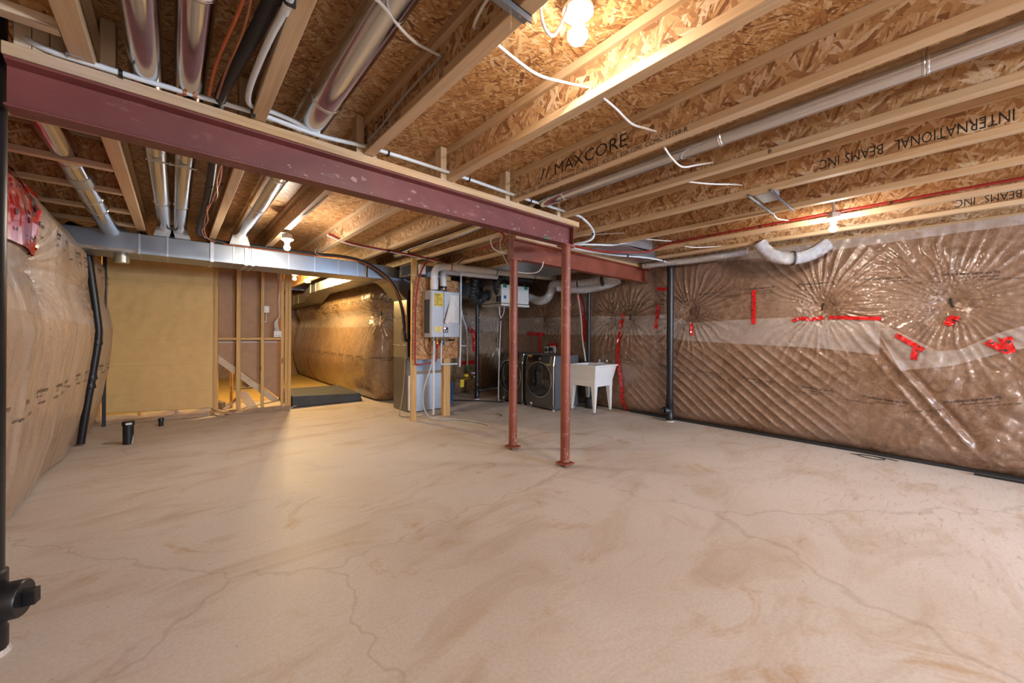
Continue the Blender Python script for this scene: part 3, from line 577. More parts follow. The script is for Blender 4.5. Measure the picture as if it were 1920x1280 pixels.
plank('tan board slanting behind the second open stud, left of the pale one', [SW(1.0, -.2, .03), SW(.98, -.14, .03), SW(.74, -.30, .22), SW(.76, -.36, .24)], .03, 'palewood_x')
plank('thin grey lath lying along the bottom plate under the stringer foot', [SW(.72, -.05, .055), SW(.72, -.075, .06), SW(.17, -.05, .16), SW(.17, -.02, .15)], .012, 'sill_x')
plank('dark rough chunk of wood hanging behind the middle stud bay', [SW(.74, -.30, .42), SW(.66, -.30, .38), SW(.60, -.32, .46), SW(.70, -.32, .56)], .08, 'debris')
plank('grey lath sticking out onto the floor below the left stud bay', [SW(1.14, .01, .10), SW(1.10, .05, .11), SW(.82, .16, .012), SW(.88, .20, .012)], .012, 'sill_x')
plank('second grey lath fanned beside the first on the floor by the paper', [SW(1.12, .04, .05), SW(1.07, .08, .06), SW(.93, .22, .012), SW(1.0, .25, .012)], .01, 'palewood_x')
plank('tiny pale splinter on the floor beside the landing step', [SW(.02, .03, .012), SW(.0, .045, .012), SW(-.12, -.02, .035), SW(-.10, -.04, .035)], .012, 'palewood_x')
# loose dusty plastic along the foot of the partition
def skirt(name, pr, z0, z1, label):
    n = 60; co = []
    for i in range(n):
        s = pr[0]+(pr[1]-pr[0])*i/(n-1)
        for k in range(6):
            t = k/5; o = .004+t*(.10+.12*float(vnoise(s*3, 1, 61))); z = (1-t)**1.5*(z0+(z1-z0)*i/(n-1))*(.6+.7*float(vnoise(s*5, 2, 62)))+.006+.02*float(vnoise(s*9, t*4, 63))*(1-abs(2*t-1)); co.append(tuple(SW(s, o, z)))
    idx = np.arange(n*6).reshape(n, 6); q = np.stack([idx[:-1, :-1], idx[1:, :-1], idx[1:, 1:], idx[:-1, 1:]], -1).reshape(-1, 4)
    return tag(grid_obj(name, np.array(co), q, 'film_dusty'), label, 'plastic')
skirt('plastic_skirt', (2.45, 1.14), .09, .12, 'dusty plastic sheet edge trailing on the floor below the kraft paper'); skirt('plastic_skirt', (1.1, .0), .05, .05, 'dusty plastic sheet edge along the foot of the open studs')
st = tag(obj('landing_step', MB().hexa([(1.57, 7.72, .004), (2.80, 7.66, .004), (2.80, 8.95, .004), (1.57, 8.95, .004), (1.57, 7.72, .215), (2.76, 7.68, .160), (2.76, 8.95, .19), (1.57, 8.95, .21)]), 'slab', bevel=.02), 'dark grey painted concrete step at the mouth of the yellow-lit passage', 'step')
# ------------------------------------------------------------------ furnace group
fu = thing('furnace', 'taupe grey furnace cabinet with a steel coil box on top, tinted cream as lit from the passage', 'furnace', (3.2, 6.3, 0))
obj('cabinet', MB().box(2.97, 3.50, 6.08, 6.60, .01, .92), 'furnace_grey', fu, bevel=.006); obj('coil_box', MB().box(2.965, 3.50, 6.08, 6.60, .925, 1.935), 'coil_grey', fu, bevel=.005)  # coil box colour carries the yellow light of the passage
obj('seam_band', MB().box(2.958, 2.964, 6.09, 6.59, 1.62, 1.66).box(2.958, 2.964, 6.09, 6.59, 1.14, 1.16), 'foil', fu); obj('filter_door', MB().box(2.985, 3.05, 6.03, 6.078, .03, .63), 'white_steel', fu, bevel=.004, label='white filter door')
obj('dark_panel', MB().box(2.985, 3.07, 6.068, 6.078, .94, 2.1), 'abs', fu, label='dark side strip')
rd = thing('return_drop', 'galvanised return air drop beside the furnace behind the heater stand', 'duct', (3.4, 6.0, 0))
obj('lower_section', MB().box(3.09, 3.78, 5.965, 6.062, .012, .66), 'galv_dull', rd, bevel=.006); obj('upper_section', MB().box(3.09, 3.78, 5.965, 6.062, .70, 1.6), 'galv', rd, bevel=.004); obj('foil_tape', MB().box(3.085, 3.785, 5.96, 6.064, .655, .705), 'foil', rd)
sb = thing('return_duct', 'rectangular duct with foil taped rim ending beside the heater stand top', 'duct', (3.1, 5.8, 2.27))
obj('duct_section', MB().box(2.77, 3.45, 5.53, 5.93, 2.275, 2.46), 'galv', sb, bevel=.004)
obj('foil_tape', MB().box(2.763, 2.78, 5.88, 5.937, 2.27, 2.465), 'foil', sb); obj('foil_tape', MB().box(2.763, 2.78, 5.53, 5.88, 2.445, 2.465), 'foil', sb); obj('foil_tape', MB().box(2.763, 2.78, 5.53, 5.88, 2.27, 2.29), 'foil', sb)
ws = thing('heater_stand', 'OSB board on two timber legs carrying the water heater', 'stand', (3.1, 5.43, 0))
obj('board', MB().box(2.725, 3.565, 5.40, 5.412, .945, 2.235), 'osb_panel', ws)
obj('leg', MB().box(2.725, 2.812, 5.413, 5.46, 0, 2.515), 'stud_z', ws, bevel=.003); obj('leg', MB().box(3.30, 3.345, 5.413, 5.50, 0, 2.3), 'stud_z', ws, bevel=.003); obj('leg', MB().box(3.347, 3.425, 5.413, 5.46, 0, 2.3), 'stud_z', ws, bevel=.003)
one('outlet_box', MB().box(2.83, 2.93, 5.36, 5.42, 2.28, 2.43), 'white_plastic', 'white box with a blue corner beside the red pipe above the OSB board', 'box', bevel=.004)
wh = thing('water_heater', 'silver grey wall-hung water heater with yellow labels and a paper manual', 'heater', (3.165, 5.27, 1.295))
obj('case', MB().box(2.91, 3.42, 5.16, 5.398, 1.295, 2.02), 'heater_grey', wh, bevel=.006); obj('front_panel', MB().box(2.922, 3.128, 5.142, 5.162, 1.30, 2.015), 'heater_grey', wh, bevel=.006); obj('front_panel', MB().box(3.134, 3.418, 5.142, 5.162, 1.30, 2.015), 'heater_grey', wh, bevel=.006)
obj('ridge', MB().box(3.222, 3.234, 5.134, 5.143, 1.31, 2.0), 'white_steel', wh); obj('grille', MB().box(2.907, 2.911, 5.20, 5.36, 1.36, 1.88), 'print_grey', wh)
lab = MB().box(2.958, 3.112, 5.137, 5.142, 1.775, 1.978); la = obj('warning_label', lab, 'yellow_label', wh, label='yellow warning label with print')
pm = MB(); f_ = lambda u, v: (2.966+u, 5.1362, 1.95+v)
for k in range(7):
    wd = random.uniform(.05, .13); z = 1.955-.006-k*.025; pm.box(2.968+(.02 if k % 2 else 0), 2.968+wd, 5.1358, 5.137, z-.004, z+(.006 if k == 0 else .002))
obj('label_print', pm, 'print', la); obj('notice_label', MB().box(2.962, 3.103, 5.137, 5.142, 1.375, 1.466), 'pale_label', wh, label='pale yellow tag')
obj('manual_sheet', MB().box(3.235, 3.40, 5.136, 5.141, 1.53, 1.965), 'sheet_paper', wh)
obj('folded_sheet', MB().add([(3.26, 5.130, 1.955), (3.31, 5.118, 1.80), (3.31, 5.105, 1.72), (3.17, 5.10, 1.50), (3.12, 5.10, 1.525), (3.20, 5.118, 1.77)], [(0, 1, 5), (1, 2, 5), (5, 2, 3, 4)]), 'sheet_paper', wh)
mp = MB()
for k in range(9): z = 1.93-k*.042; x = random.uniform(3.33, 3.37); mp.box(x, x+random.uniform(.01, .03), 5.1350, 5.1362, z, z+.003)
obj('sheet_print', mp, 'print_grey', wh)
cp = obj('control_panel', MB().box(3.12, 3.203, 5.136, 5.142, 1.37, 1.455), 'screen_black', wh); obj('display', MB().box(3.128, 3.158, 5.133, 5.137, 1.425, 1.447), 'led_red', cp)
for k in range(2): obj('button', MB().box(3.130+k*.036, 3.152+k*.036, 5.133, 5.137, 1.38, 1.412), 'heater_grey', cp)
obj('vent_collar', MB().lathe([(.058, 0), (.058, .02)], (3.03, 5.27, 2.018), n=20), 'abs', wh, smooth=True); obj('vent_collar', MB().lathe([(.075, 0), (.07, .02), (.052, .035), (.052, .06)], (3.19, 5.27, 2.018), n=20), 'chrome', wh, smooth=True)
obj('vent_clamp', MB().lathe([(.06, 0), (.06, .035)], (3.19, 5.27, 2.07), n=20), 'abs', wh, smooth=True)
va = thing('vent_pipe', 'white plastic vent pipe rising from the heater and running right under the joists', 'pipe', (3.03, 5.27, 2.04), 'white vent pipes of the heater')
obj('pipe', MB().tube([(3.03, 5.27, 2.03), (3.03, 5.27, 2.15), (3.03, 5.27, 2.27), (3.06, 5.275, 2.36), (3.15, 5.28, 2.41), (3.3, 5.285, 2.43), (3.5, 5.29, 2.44), (4.8, 5.33, 2.49), (5.93, 5.36, 2.535)], .056, 20, 5), 'pvc', va, smooth=True)
obj('coupling', MB().lathe([(.06, 0), (.063, .01), (.063, .14), (.06, .15)], (3.03, 5.27, 2.05), n=20), 'pvc', va, smooth=True); obj('coupling', MB().tube([(3.42, 5.288, 2.437), (3.56, 5.292, 2.4425)], .063, 20), 'pvc', va, smooth=True)
for x in (4.28, 5.28): obj('pipe_hanger', MB().tube([(x, 5.31+.03*(x-4.3), 2.47+.04*(x-4.2)), (x+.03, 5.311+.03*(x-4.3), 2.4712+.04*(x-4.2))], .062, 18).box(x, x+.03, 5.30, 5.31, 2.5, 2.6), 'zinc', va)
obj('orange_sticker', MB().tube([(3.32, 5.2855, 2.4315), (3.345, 5.2858, 2.4325)], .0572, 20), 'orange_cable', va)
vb = thing('vent_pipe', 'second white vent pipe from the heater, bending behind the first one', 'pipe', (3.19, 5.27, 2.1), 'white vent pipes of the heater')
obj('pipe', MB().tube([(3.19, 5.27, 2.08), (3.19, 5.27, 2.2), (3.20, 5.30, 2.28), (3.25, 5.36, 2.35), (3.36, 5.44, 2.385), (3.6, 5.50, 2.40), (4.5, 5.53, 2.43)], .054, 18, 5), 'pvc', vb, smooth=True)
# water pipes below the heater
def pipe(name, label, pts, r, mat, cat='pipe', group=None, sub=6, n=10, smooth=True): return one(name, MB().tube(pts, r, n, sub, smooth=smooth), mat, label, cat, group, smooth=True)
pipe('drain_pipe', 'thin white vertical drain pipe in front of the heater stand ending above floor', [(3.05, 5.30, 1.24), (3.045, 5.30, .08)], .016, 'pvc')
one('valve', MB().lathe([(.018, -.04), (.024, -.02), (.024, .02), (.018, .04)], (3.045, 5.30, 1.26), (1, .2, 0)).box(3.02, 3.05, 5.28, 5.32, 1.25, 1.29), 'chrome', 'metal valve at the head of the thin white drain pipe', 'valve', smooth=True)
pipe('white_pipe', 'short white pipe dropping below the heater and turning right', [(3.19, 5.32, 1.25), (3.19, 5.32, .87), (3.20, 5.32, .86), (3.50, 5.32, .855)], .014, 'pex_white', sub=3, smooth=False)
pipe('white_pipe', 'long thin white pipe beside the right edge of the heater board', [(3.575, 5.34, 2.45), (3.575, 5.34, 1.3), (3.56, 5.34, .80)], .014, 'pex_white', sub=3)
for k, (x, z, m, lb) in enumerate(((3.10, 1.24, 'brass', 'brass fitting under the heater beside the drain valve'), (3.19, 1.26, 'brass', 'brass fitting under the heater above the short white pipe'), (3.12, 1.18, 'red_plastic', 'small red valve handle below the heater'), (3.225, 1.22, 'blue', 'small blue valve handle below the heater'), (3.37, 1.25, 'rubber', 'black gas elbow under the right side of the heater'))):
    mb = MB().lathe([(.010, -.055), (.018, -.05), (.018, -.01), (.012, 0), (.012, .035), (.017, .04), (.017, .055)], (x, 5.30, z), (0, 0, 1) if k != 4 else (1, 0, 0), 10)
    one('valve', mb, m, lb, 'valve', 'fittings below the heater', smooth=True)
pipe('red_pipe', 'bright red water pipe curving down along the heater board and back to the heater', [(2.98, 5.30, 2.49), (2.90, 5.31, 2.44), (2.82, 5.32, 2.28), (2.765, 5.33, 2.0), (2.745, 5.335, 1.7), (2.742, 5.335, 1.2), (2.745, 5.335, .93), (2.76, 5.335, .885), (2.82, 5.335, .875), (3.06, 5.335, .90), (3.10, 5.335, .92), (3.115, 5.33, 1.0), (3.12, 5.33, 1.18)], .0125, 'pex_red', n=8)
pipe('yellow_tube', 'thin yellowish drain tube hanging from the coil box to the floor', [(2.955, 6.12, 1.10), (2.93, 6.06, .9), (2.87, 6.0, .4), (2.78, 5.93, .06), (2.74, 5.85, .012), (2.78, 5.70, .012), (2.90, 5.60, .012), (3.1, 5.62, .012)], .008, 'tan_hose', 'hose')
pipe('drain_hose', 'grey hose curving from the heater down to the floor in front of the stand', [(3.03, 5.28, 1.22), (3.0, 5.27, .9), (2.87, 5.26, .55), (2.84, 5.26, .3), (2.92, 5.25, .09), (3.08, 5.20, .016), (3.25, 5.08, .014), (3.36, 4.88, .014), (3.43, 4.66, .014), (3.46, 4.45, .014), (3.43, 4.36, .013)], .011, 'grey_hose', 'hose')
pipe('drain_hose', 'tan hose lying on the floor right of the stand, curving toward the white drain tube', [(3.45, 5.50, .014), (3.55, 5.42, .014), (3.78, 5.32, .014), (3.92, 5.16, .014), (4.02, 5.02, .014), (4.05, 4.90, .014), (4.03, 4.76, .014)], .013, 'tan_hose', 'hose')
pipe('drain_hose', 'dark hose along the floor between the black drain pipe and the laundry machines', [(4.1, 6.6, .014), (4.4, 6.3, .014), (4.7, 5.95, .014), (4.85, 5.72, .014)], .012, 'rubber', 'hose')
# heat recovery ventilator
hv = thing('ventilator', 'white boxy air ventilator hung under the joists with green corner pads', 'ventilator', (5.05, 5.9, 1.9))
obj('case', MB().box(4.68, 5.41, 5.60, 6.20, 1.955, 2.315), 'white_steel', hv, bevel=.008); obj('base_tray', MB().box(4.67, 5.42, 5.59, 6.21, 1.90, 1.943), 'white_steel', hv, bevel=.006)
obj('seam', MB().box(4.685, 5.405, 5.605, 6.195, 1.942, 1.956), 'rubber', hv)
for x in (4.72, 5.28): obj('corner_pad', MB().box(x, x+.09, 5.594, 5.60, 2.255, 2.315), 'green', hv)
obj('blue_label', MB().box(4.74, 4.80, 5.596, 5.60, 2.04, 2.10), 'blue', hv); obj('white_label', MB().box(5.18, 5.30, 5.596, 5.60, 1.97, 2.02), 'sheet_paper', hv); obj('control_cover', MB().box(4.60, 4.672, 5.60, 5.66, 1.97, 2.08), 'screen_black', hv, bevel=.004)
for x, y in ((4.72, 6.0), (5.36, 5.7), (4.72, 5.7)): obj('hanging_strap', MB().box(x, x+.02, y, y+.004, 2.31, 2.52), 'zinc', hv)
pipe('drain_tube', 'long thin white drain tube hanging from the ventilator to the floor', [(4.86, 5.88, 1.90), (4.87, 5.88, 1.76), (4.90, 5.88, 1.66), (4.885, 5.88, 1.3), (4.86, 5.88, .7), (4.84, 5.87, .12), (4.80, 5.80, .03)], .010, 'pvc', 'hose')
pipe('drain_tube', 'short clear loop of tube joining the white drain tube below the ventilator', [(5.0, 5.9, 1.90), (5.0, 5.9, 1.82), (4.95, 5.89, 1.72), (4.905, 5.88, 1.68)], .008, 'nm_cable', 'hose')
one('hose_tie', MB().lathe([(.018, -.02), (.022, -.012), (.022, .012), (.018, .02)], (4.90, 5.88, 1.64)), 'rubber', 'black clip where the two ventilator drain tubes meet', 'clip', smooth=True)
def flex(name, label, pts, r, mat, rib=.006, freq=95, group='flexible ducts'):
    L_ = sum((Vector(b)-Vector(a)).length for a, b in zip(pts[:-1], pts[1:])); sub = max(6, int(L_*freq/(len(pts)-1)))
    return one(name, MB().tube(pts, lambda t: r+rib*math.sin(t*L_*freq*1.3), 20, sub), mat, label, 'duct', group, smooth=True)
flex('flexible_duct', 'crumpled black flexible duct looping in a U beside the ventilator', [(4.34, 6.0, 2.40), (4.29, 6.0, 2.22), (4.29, 6.0, 2.08), (4.37, 6.0, 2.0), (4.47, 5.99, 2.02), (4.54, 5.98, 2.09), (4.64, 5.97, 2.12)], .085, 'black_foil')
one('duct_collar', MB().lathe([(.09, 0), (.11, .008), (.11, .035), (.085, .045)], (4.60, 5.97, 2.12), (1, 0, 0), 20), 'rubber', 'black round collar where the U-shaped duct meets the ventilator side', 'collar', smooth=True)
flex('flexible_duct', 'crumpled black flexible duct dropping onto the left top of the ventilator', [(4.9, 5.6, 2.44), (4.78, 5.62, 2.46), (4.66, 5.66, 2.42), (4.64, 5.70, 2.32), (4.70, 5.74, 2.20), (4.76, 5.76, 2.15)], .075, 'black_foil')
flex('flexible_duct', 'dark flexible duct running under the joists above the ventilator', [(4.55, 5.75, 2.45), (4.95, 5.62, 2.45), (5.45, 5.6, 2.46)], .07, 'black_foil')
flex('flexible_duct', 'shiny silver flexible duct hanging in a loop right of the ventilator', [(5.43, 5.95, 2.20), (5.58, 5.85, 2.16), (5.66, 5.68, 2.08), (5.68, 5.50, 2.05), (5.70, 5.33, 2.12), (5.72, 5.26, 2.26), (5.72, 5.18, 2.36), (5.76, 4.9, 2.34), (5.80, 4.55, 2.33), (5.84, 4.1, 2.36), (5.92, 3.78, 2.39)], .085, 'foil')
flex('flexible_duct', 'pale sagging silver duct below the shorter red beam, under the loop', [(5.62, 5.0, 2.26), (5.72, 4.75, 2.21), (5.80, 4.4, 2.20), (5.84, 4.05, 2.24), (5.94, 3.8, 2.34)], .07, 'foil', .003)
for k, (y, lb) in enumerate(((4.62, 'black strap around the silver ducts left of the red post'), (4.08, 'black strap around the silver ducts right of the red post'))): one('duct_strap', MB().tube([(5.80, y, 2.32), (5.803, y-.03, 2.322)], .098, 20), 'rubber', lb, 'strap')
flex('flexible_duct', 'silver flexible duct bending down and up against the right wall near the bulb', [(5.50, 1.52, 2.52), (5.52, 1.47, 2.43), (5.55, 1.39, 2.345), (5.60, 1.27, 2.305), (5.64, 1.21, 2.30), (5.68, 1.13, 2.305), (5.74, 1.0, 2.36), (5.80, .90, 2.45)], .078, 'foil', .004)
one('duct_strap', MB().tube([(5.635, 1.215, 2.30), (5.645, 1.20, 2.30)], .088, 20), 'rubber', 'dark strap pinching the lowest bend of the silver duct by the right bulb', 'strap')
flex('flexible_duct', 'thin ribbed silver duct lying under the joists along the right wall top', [(5.66, 3.2, 2.47), (5.72, 2.85, 2.475), (5.76, 2.45, 2.47), (5.80, 2.05, 2.48), (5.84, 1.75, 2.50)], .05, 'foil', .003)
# black drain pipes
def abs_pipe(label, x, y, z1, r, clean=None, top=None, base=True, name='drain_stack'):
    t = thing(name, label, 'pipe', (x, y, 0), 'black plastic drain pipes')
    pts = [(x, y, .02), (x, y, z1)]; obj('pipe', MB().lathe([(r, .02), (r, z1)], (x, y, 0), n=24), 'abs', t, smooth=True)
    if base: obj('bell', MB().lathe([(r*1.12, 0), (r*1.2, .02), (r*1.2, .10), (r*1.12, .11), (r*1.12, .26), (r*1.18, .265), (r*1.18, .34), (r, .35)], (x, y, 0), n=24), 'abs', t, smooth=True); obj('cement_ring', MB().lathe([(r*1.36, 0), (r*1.28, .010), (r*1.2, .022)], (x, y, 0), n=14), 'concrete', t)
    if clean:
        ax = Vector(clean[0]).normalized(); z = clean[1]; c = Vector((x, y, z)); k = r/.05
        ct = obj('cleanout', MB().lathe([(r*1.05, 0), (r*1.05, .05*k), (r*1.3, .055*k), (r*1.3, .10*k), (r*1.22, .105*k)], c, ax, 24), 'abs', t, smooth=True)
        tip = c+ax*.105*k; u = ax.cross(Vector((0, 0, 1))).normalized(); q = .017*k
        obj('plug', MB().hexa([tip+u*a*q+Vector((0, 0, b*q*1.6))+ax*d*.035*k for d in (0, 1) for a, b in ((-1, -1), (1, -1), (1, 1), (-1, 1))]), 'abs', ct, bevel=.003)
    if top: obj('elbow', MB().tube([(x, y, z1-.02)]+top, r*1.1, 20, 5), 'abs', t, smooth=True)
    return t
abs_pipe('black drain pipe against the back wall beside the U-shaped duct', 4.675, 6.37, 1.97, .042, ((.75, -.66, 0), .19))
abs_pipe('thin black drain pipe in the corner above the laundry tub', 5.86, 4.43, 2.35, .040, None, None, False)
abs_pipe('black drain pipe with cleanout cap standing before the right wall', 5.80, 2.815, 2.36, .050, ((-.86, .5, 0), .17), [(5.80, 2.815, 2.40), (5.83, 2.83, 2.43), (5.92, 2.86, 2.45)])
abs_pipe('near black drain pipe at the left picture edge with a large cleanout plug', -.594, 2.62, 2.75, .057, ((.80, -.22, 0), .215))
lp = thing('drain_pipe', 'bent black pipe following the bulging left wall down to the floor', 'pipe', (-.83, 6.75, 0), 'black plastic drain pipes')
LPp = [(-.80, 6.74, 2.46), (-.785, 6.75, 2.25), (-.755, 6.75, 1.95), (-.72, 6.75, 1.6), (-.70, 6.75, 1.36), (-.71, 6.75, 1.17), (-.745, 6.75, .85), (-.79, 6.75, .47), (-.84, 6.75, .02)]
obj('pipe', MB().tube(LPp, .036, 16, 5), 'abs', lp, smooth=True); obj('elbow', MB().tube([(-.80, 6.74, 2.42), (-.80, 6.73, 2.48), (-.82, 6.60, 2.53), (-.86, 6.25, 2.50)], .043, 16, 4), 'abs', lp, smooth=True)
for z, x in ((1.22, -.708), (.80, -.75), (.70, -.762)): obj('coupling', MB().lathe([(.043, -.03), (.045, -.02), (.045, .02), (.043, .03)], (x, 6.75, z), (-.1, 0, 1), 16), 'abs', lp, smooth=True)
one('dark_pole', MB().box(-.785, -.745, 7.90, 7.93, 0, 2.45), 'rubber', 'narrow dark strip standing between the left wall and the kraft paper', 'pole')
def stub(label, x, y, h, r):
    t = thing('drain_stub', label, 'pipe', (x, y, 0), 'capped drain stubs in the floor')
    obj('pipe', MB().lathe([(r, 0), (r, h-.03)], (x, y, 0), n=22), 'abs', t, smooth=True); c = obj('cap', MB().lathe([(r*1.14, h-.05), (r*1.14, h-.004), (r*1.05, h)], (x, y, 0), n=22), 'abs', t, smooth=True)
    if r > .04: obj('sticker', MB().box(x-.02, x+.035, y-r*1.15, y-r*1.13, h-.036, h-.016), 'white_plastic', c); obj('cement_splash', MB().prism([(x+.005, y-r*.99, .01), (x+.03, y-r*.9, .01), (x+r*.9, y-r*.55, .12), (x+r*.99, y-r*.3, .05), (x+r*.9, y-r*.5, 0)], (0, -.003, 0)), 'concrete', t)
stub('black capped drain stub with a small white sticker, nearer and taller one', -.425, 6.50, .275, .050); stub('small black drain stub farther back below the kraft paper', -.155, 7.45, .115, .028)
# ------------------------------------------------------------------ laundry
def laundry(label, y0):
    t = thing('washing_machine', label, 'washing machine', (5.28, y0+.34, 0), 'front-loading laundry machines'); x0, x1, y1, H = 4.92, 5.62, y0+.685, .975
    obj('body', MB().box(x0+.035, x1, y0+.004, y1-.004, .03, H), 'washer_side', t, bevel=.012)
    obj('front', MB().prism([(x0+.02, y0, .04), (x0, y0, .10), (x0, y0, .80), (x0+.035, y0, H), (x0+.06, y0, H), (x0+.06, y0, .03)], (0, y1-y0, 0)), 'washer', t, bevel=.008)
    obj('edge_trim', MB().tube([(x0+.028, y0+.004, .06), (x0+.008, y0+.002, .12), (x0+.008, y0+.002, .80), (x0+.042, y0+.004, H-.004)], .006, 8, 1, smooth=False), 'chrome', t)
    obj('edge_trim', MB().tube([(x0+.028, y1-.004, .06), (x0+.008, y1-.002, .12), (x0+.008, y1-.002, .80), (x0+.042, y1-.004, H-.004)], .006, 8, 1, smooth=False), 'chrome', t)
    cp = obj('control_panel', MB().prism([(x0-.001, y0+.10, .835), (x0-.002, y0+.10, .84), (x0+.028, y0+.10, H-.006), (x0+.05, y0+.10, H-.006), (x0+.05, y0+.10, .835)], (0, y1-y0-.13, 0)), 'glass_black', t)
    obj('dial', MB().lathe([(.032, 0), (.032, .018), (.026, .024)], (x0+.012, (y0+y1)/2-.02, .91), (-.97, 0, .2), 20), 'washer', cp, smooth=True)
    c = (x0, (y0+y1)/2+.01, .535); d = obj('door', MB().lathe([(.318, -.01), (.318, .006), (.30, .022), (.285, .02), (.27, .01)], c, (-1, 0, 0), 44), 'glass_black', t, smooth=True)
    obj('chrome_ring', MB().lathe([(.318, 0), (.323, .003), (.323, .008), (.317, .010)], c, (-1, 0, 0), 44), 'chrome', d, smooth=True); obj('glass', MB().lathe([(.272, .01), (.22, .022), (.12, .034), (.0, .038)], c, (-1, 0, 0), 40), 'glass_black', d, smooth=True)
    obj('side_panel', MB().box(x0+.16, x1-.10, y0+.001, y0+.006, .16, .90), 'washer_side', t, bevel=.012)
    obj('sticker', MB().box(x0-.001, x0+.004, y1-.17, y1-.12, .065, .105), 'sheet_paper', t)
    for a in (x0+.08, x1-.06):
        for b in (y0+.06, y1-.06): obj('foot', MB().lathe([(.022, 0), (.022, .03)], (a, b, 0), n=10), 'chrome', t)
    return t
laundry('dark steel front-loading washer, right one with its grey side in view', 4.472); laundry('dark front-loading dryer, left one mostly hidden behind the red post', 5.262)
tb = thing('laundry_tub', 'white plastic laundry tub on four tapering legs beside the washer', 'sink', (5.55, 4.15, 0))
x0, x1, y0, y1 = 5.26, 5.92, 3.83, 4.44
obj('rim', MB().box(x0-.005, x1, y0-.005, y0+.05, .795, .83).box(x0-.005, x1, y1-.05, y1, .795, .83).box(x0-.005, x0+.05, y0+.05, y1-.05, .795, .83).box(x1-.11, x1, y0+.05, y1-.05, .795, .83), 'tub', tb, bevel=.006)
o_ = [(x0+.012, y0+.012, .80), (x1-.02, y0+.012, .80), (x1-.02, y1-.012, .80), (x0+.012, y1-.012, .80)]; i_ = [(x0+.04, y0+.04, .555), (x1-.10, y0+.04, .555), (x1-.10, y1-.04, .555), (x0+.04, y1-.04, .555)]
oi = [(p[0]+(.02 if p[0] < 5.5 else -.06), p[1]+(.02 if p[1] < 4.1 else -.02), p[2]) for p in o_]; ii = [(p[0]+(.02 if p[0] < 5.5 else -.02), p[1]+(.02 if p[1] < 4.1 else -.02), .575) for p in i_]
bs = MB(); bs.add(o_+i_+oi+ii, [(0, 1, 5, 4), (1, 2, 6, 5), (2, 3, 7, 6), (3, 0, 4, 7), (4, 5, 6, 7), (8, 9, 13, 12), (9, 10, 14, 13), (10, 11, 15, 14), (11, 8, 12, 15), (12, 13, 14, 15)]+[(k, (k+1) % 4, 8+(k+1) % 4, 8+k) for k in range(4)])
obj('basin', bs, 'tub', tb); obj('skirt', MB().box(x0+.032, x1-.11, y0+.034, y1-.034, .462, .556), 'tub', tb, bevel=.004)
for a, b, sx, sy in ((x0+.034, y0+.036, 1, 1), (x1-.112, y0+.036, -1, 1), (x0+.034, y1-.036, 1, -1), (x1-.112, y1-.036, -1, -1)):
    obj('leg', MB().hexa([(a+sx*.008, b+sy*.008, .03), (a+sx*.042, b+sy*.008, .03), (a+sx*.042, b+sy*.042, .03), (a+sx*.008, b+sy*.042, .03), (a, b, .465), (a+sx*.085, b, .465), (a+sx*.085, b+sy*.085, .465), (a, b+sy*.085, .465)]), 'tub', tb, bevel=.004)
    obj('foot', MB().lathe([(.010, 0), (.014, .005), (.008, .012), (.008, .035)], (a+sx*.025, b+sy*.025, 0), n=10), 'zinc', tb)
fa = obj('faucet', MB().box(x1-.10, x1-.05, 3.99, 4.19, .83, .85).tube([(x1-.075, 4.09, .84), (x1-.08, 4.09, .98), (x1-.12, 4.09, 1.0), (x1-.2, 4.09, .96)], .009, 8), 'chrome', tb, smooth=True)
for y in (4.01, 4.17): obj('knob', MB().lathe([(.012, 0), (.028, .012), (.028, .05), (.018, .058)], (x1-.075, y, .85), n=14), 'chrome', fa, smooth=True)
one('drain_trap', MB().tube([(5.58, 4.13, .56), (5.58, 4.13, .36), (5.60, 4.13, .27), (5.68, 4.15, .26), (5.74, 4.17, .33), (5.84, 4.2, .36)], .032, 14), 'abs', 'black drain trap under the laundry tub', 'pipe', smooth=True)
one('sump_lid', MB().lathe([(.10, 0), (.11, .03), (.11, .16), (.09, .19)], (5.75, 4.28, .0), n=22), 'rubber', 'black round fitting on the floor behind the tub legs', 'fitting', smooth=True)
def outlet(label, y, z, w_, h_, plug):
    x = float(surfR(y, z)[0])-.02; t = thing('outlet', label, 'outlet', (x, y, z), 'outlets above the washer')
    obj('box', MB().box(x, x+.12, y, y+w_, z, z+h_), 'white_plastic', t, bevel=.004)
    if plug: obj('plug', MB().lathe([(.035, 0), (.04, .02), (.03, .05)], (x, y+w_*.55, z+h_*.55), (-1, 0, 0), 16).tube([(x-.045, y+w_*.55, z+h_*.55), (x-.06, y+.02, z+.04), (x-.03, y-.03, z-.06)], .01, 8), 'rubber', t)
    else: obj('face', MB().box(x-.003, x, y+.02, y+w_-.02, z+.03, z+h_-.03), 'print_grey', t)
outlet('narrow white wall outlet amid red tape above the washer', 5.55, .955, .10, .135, False); outlet('white wall outlet with a black plug above the washer, nearer the red post', 5.345, .965, .145, .145, True)
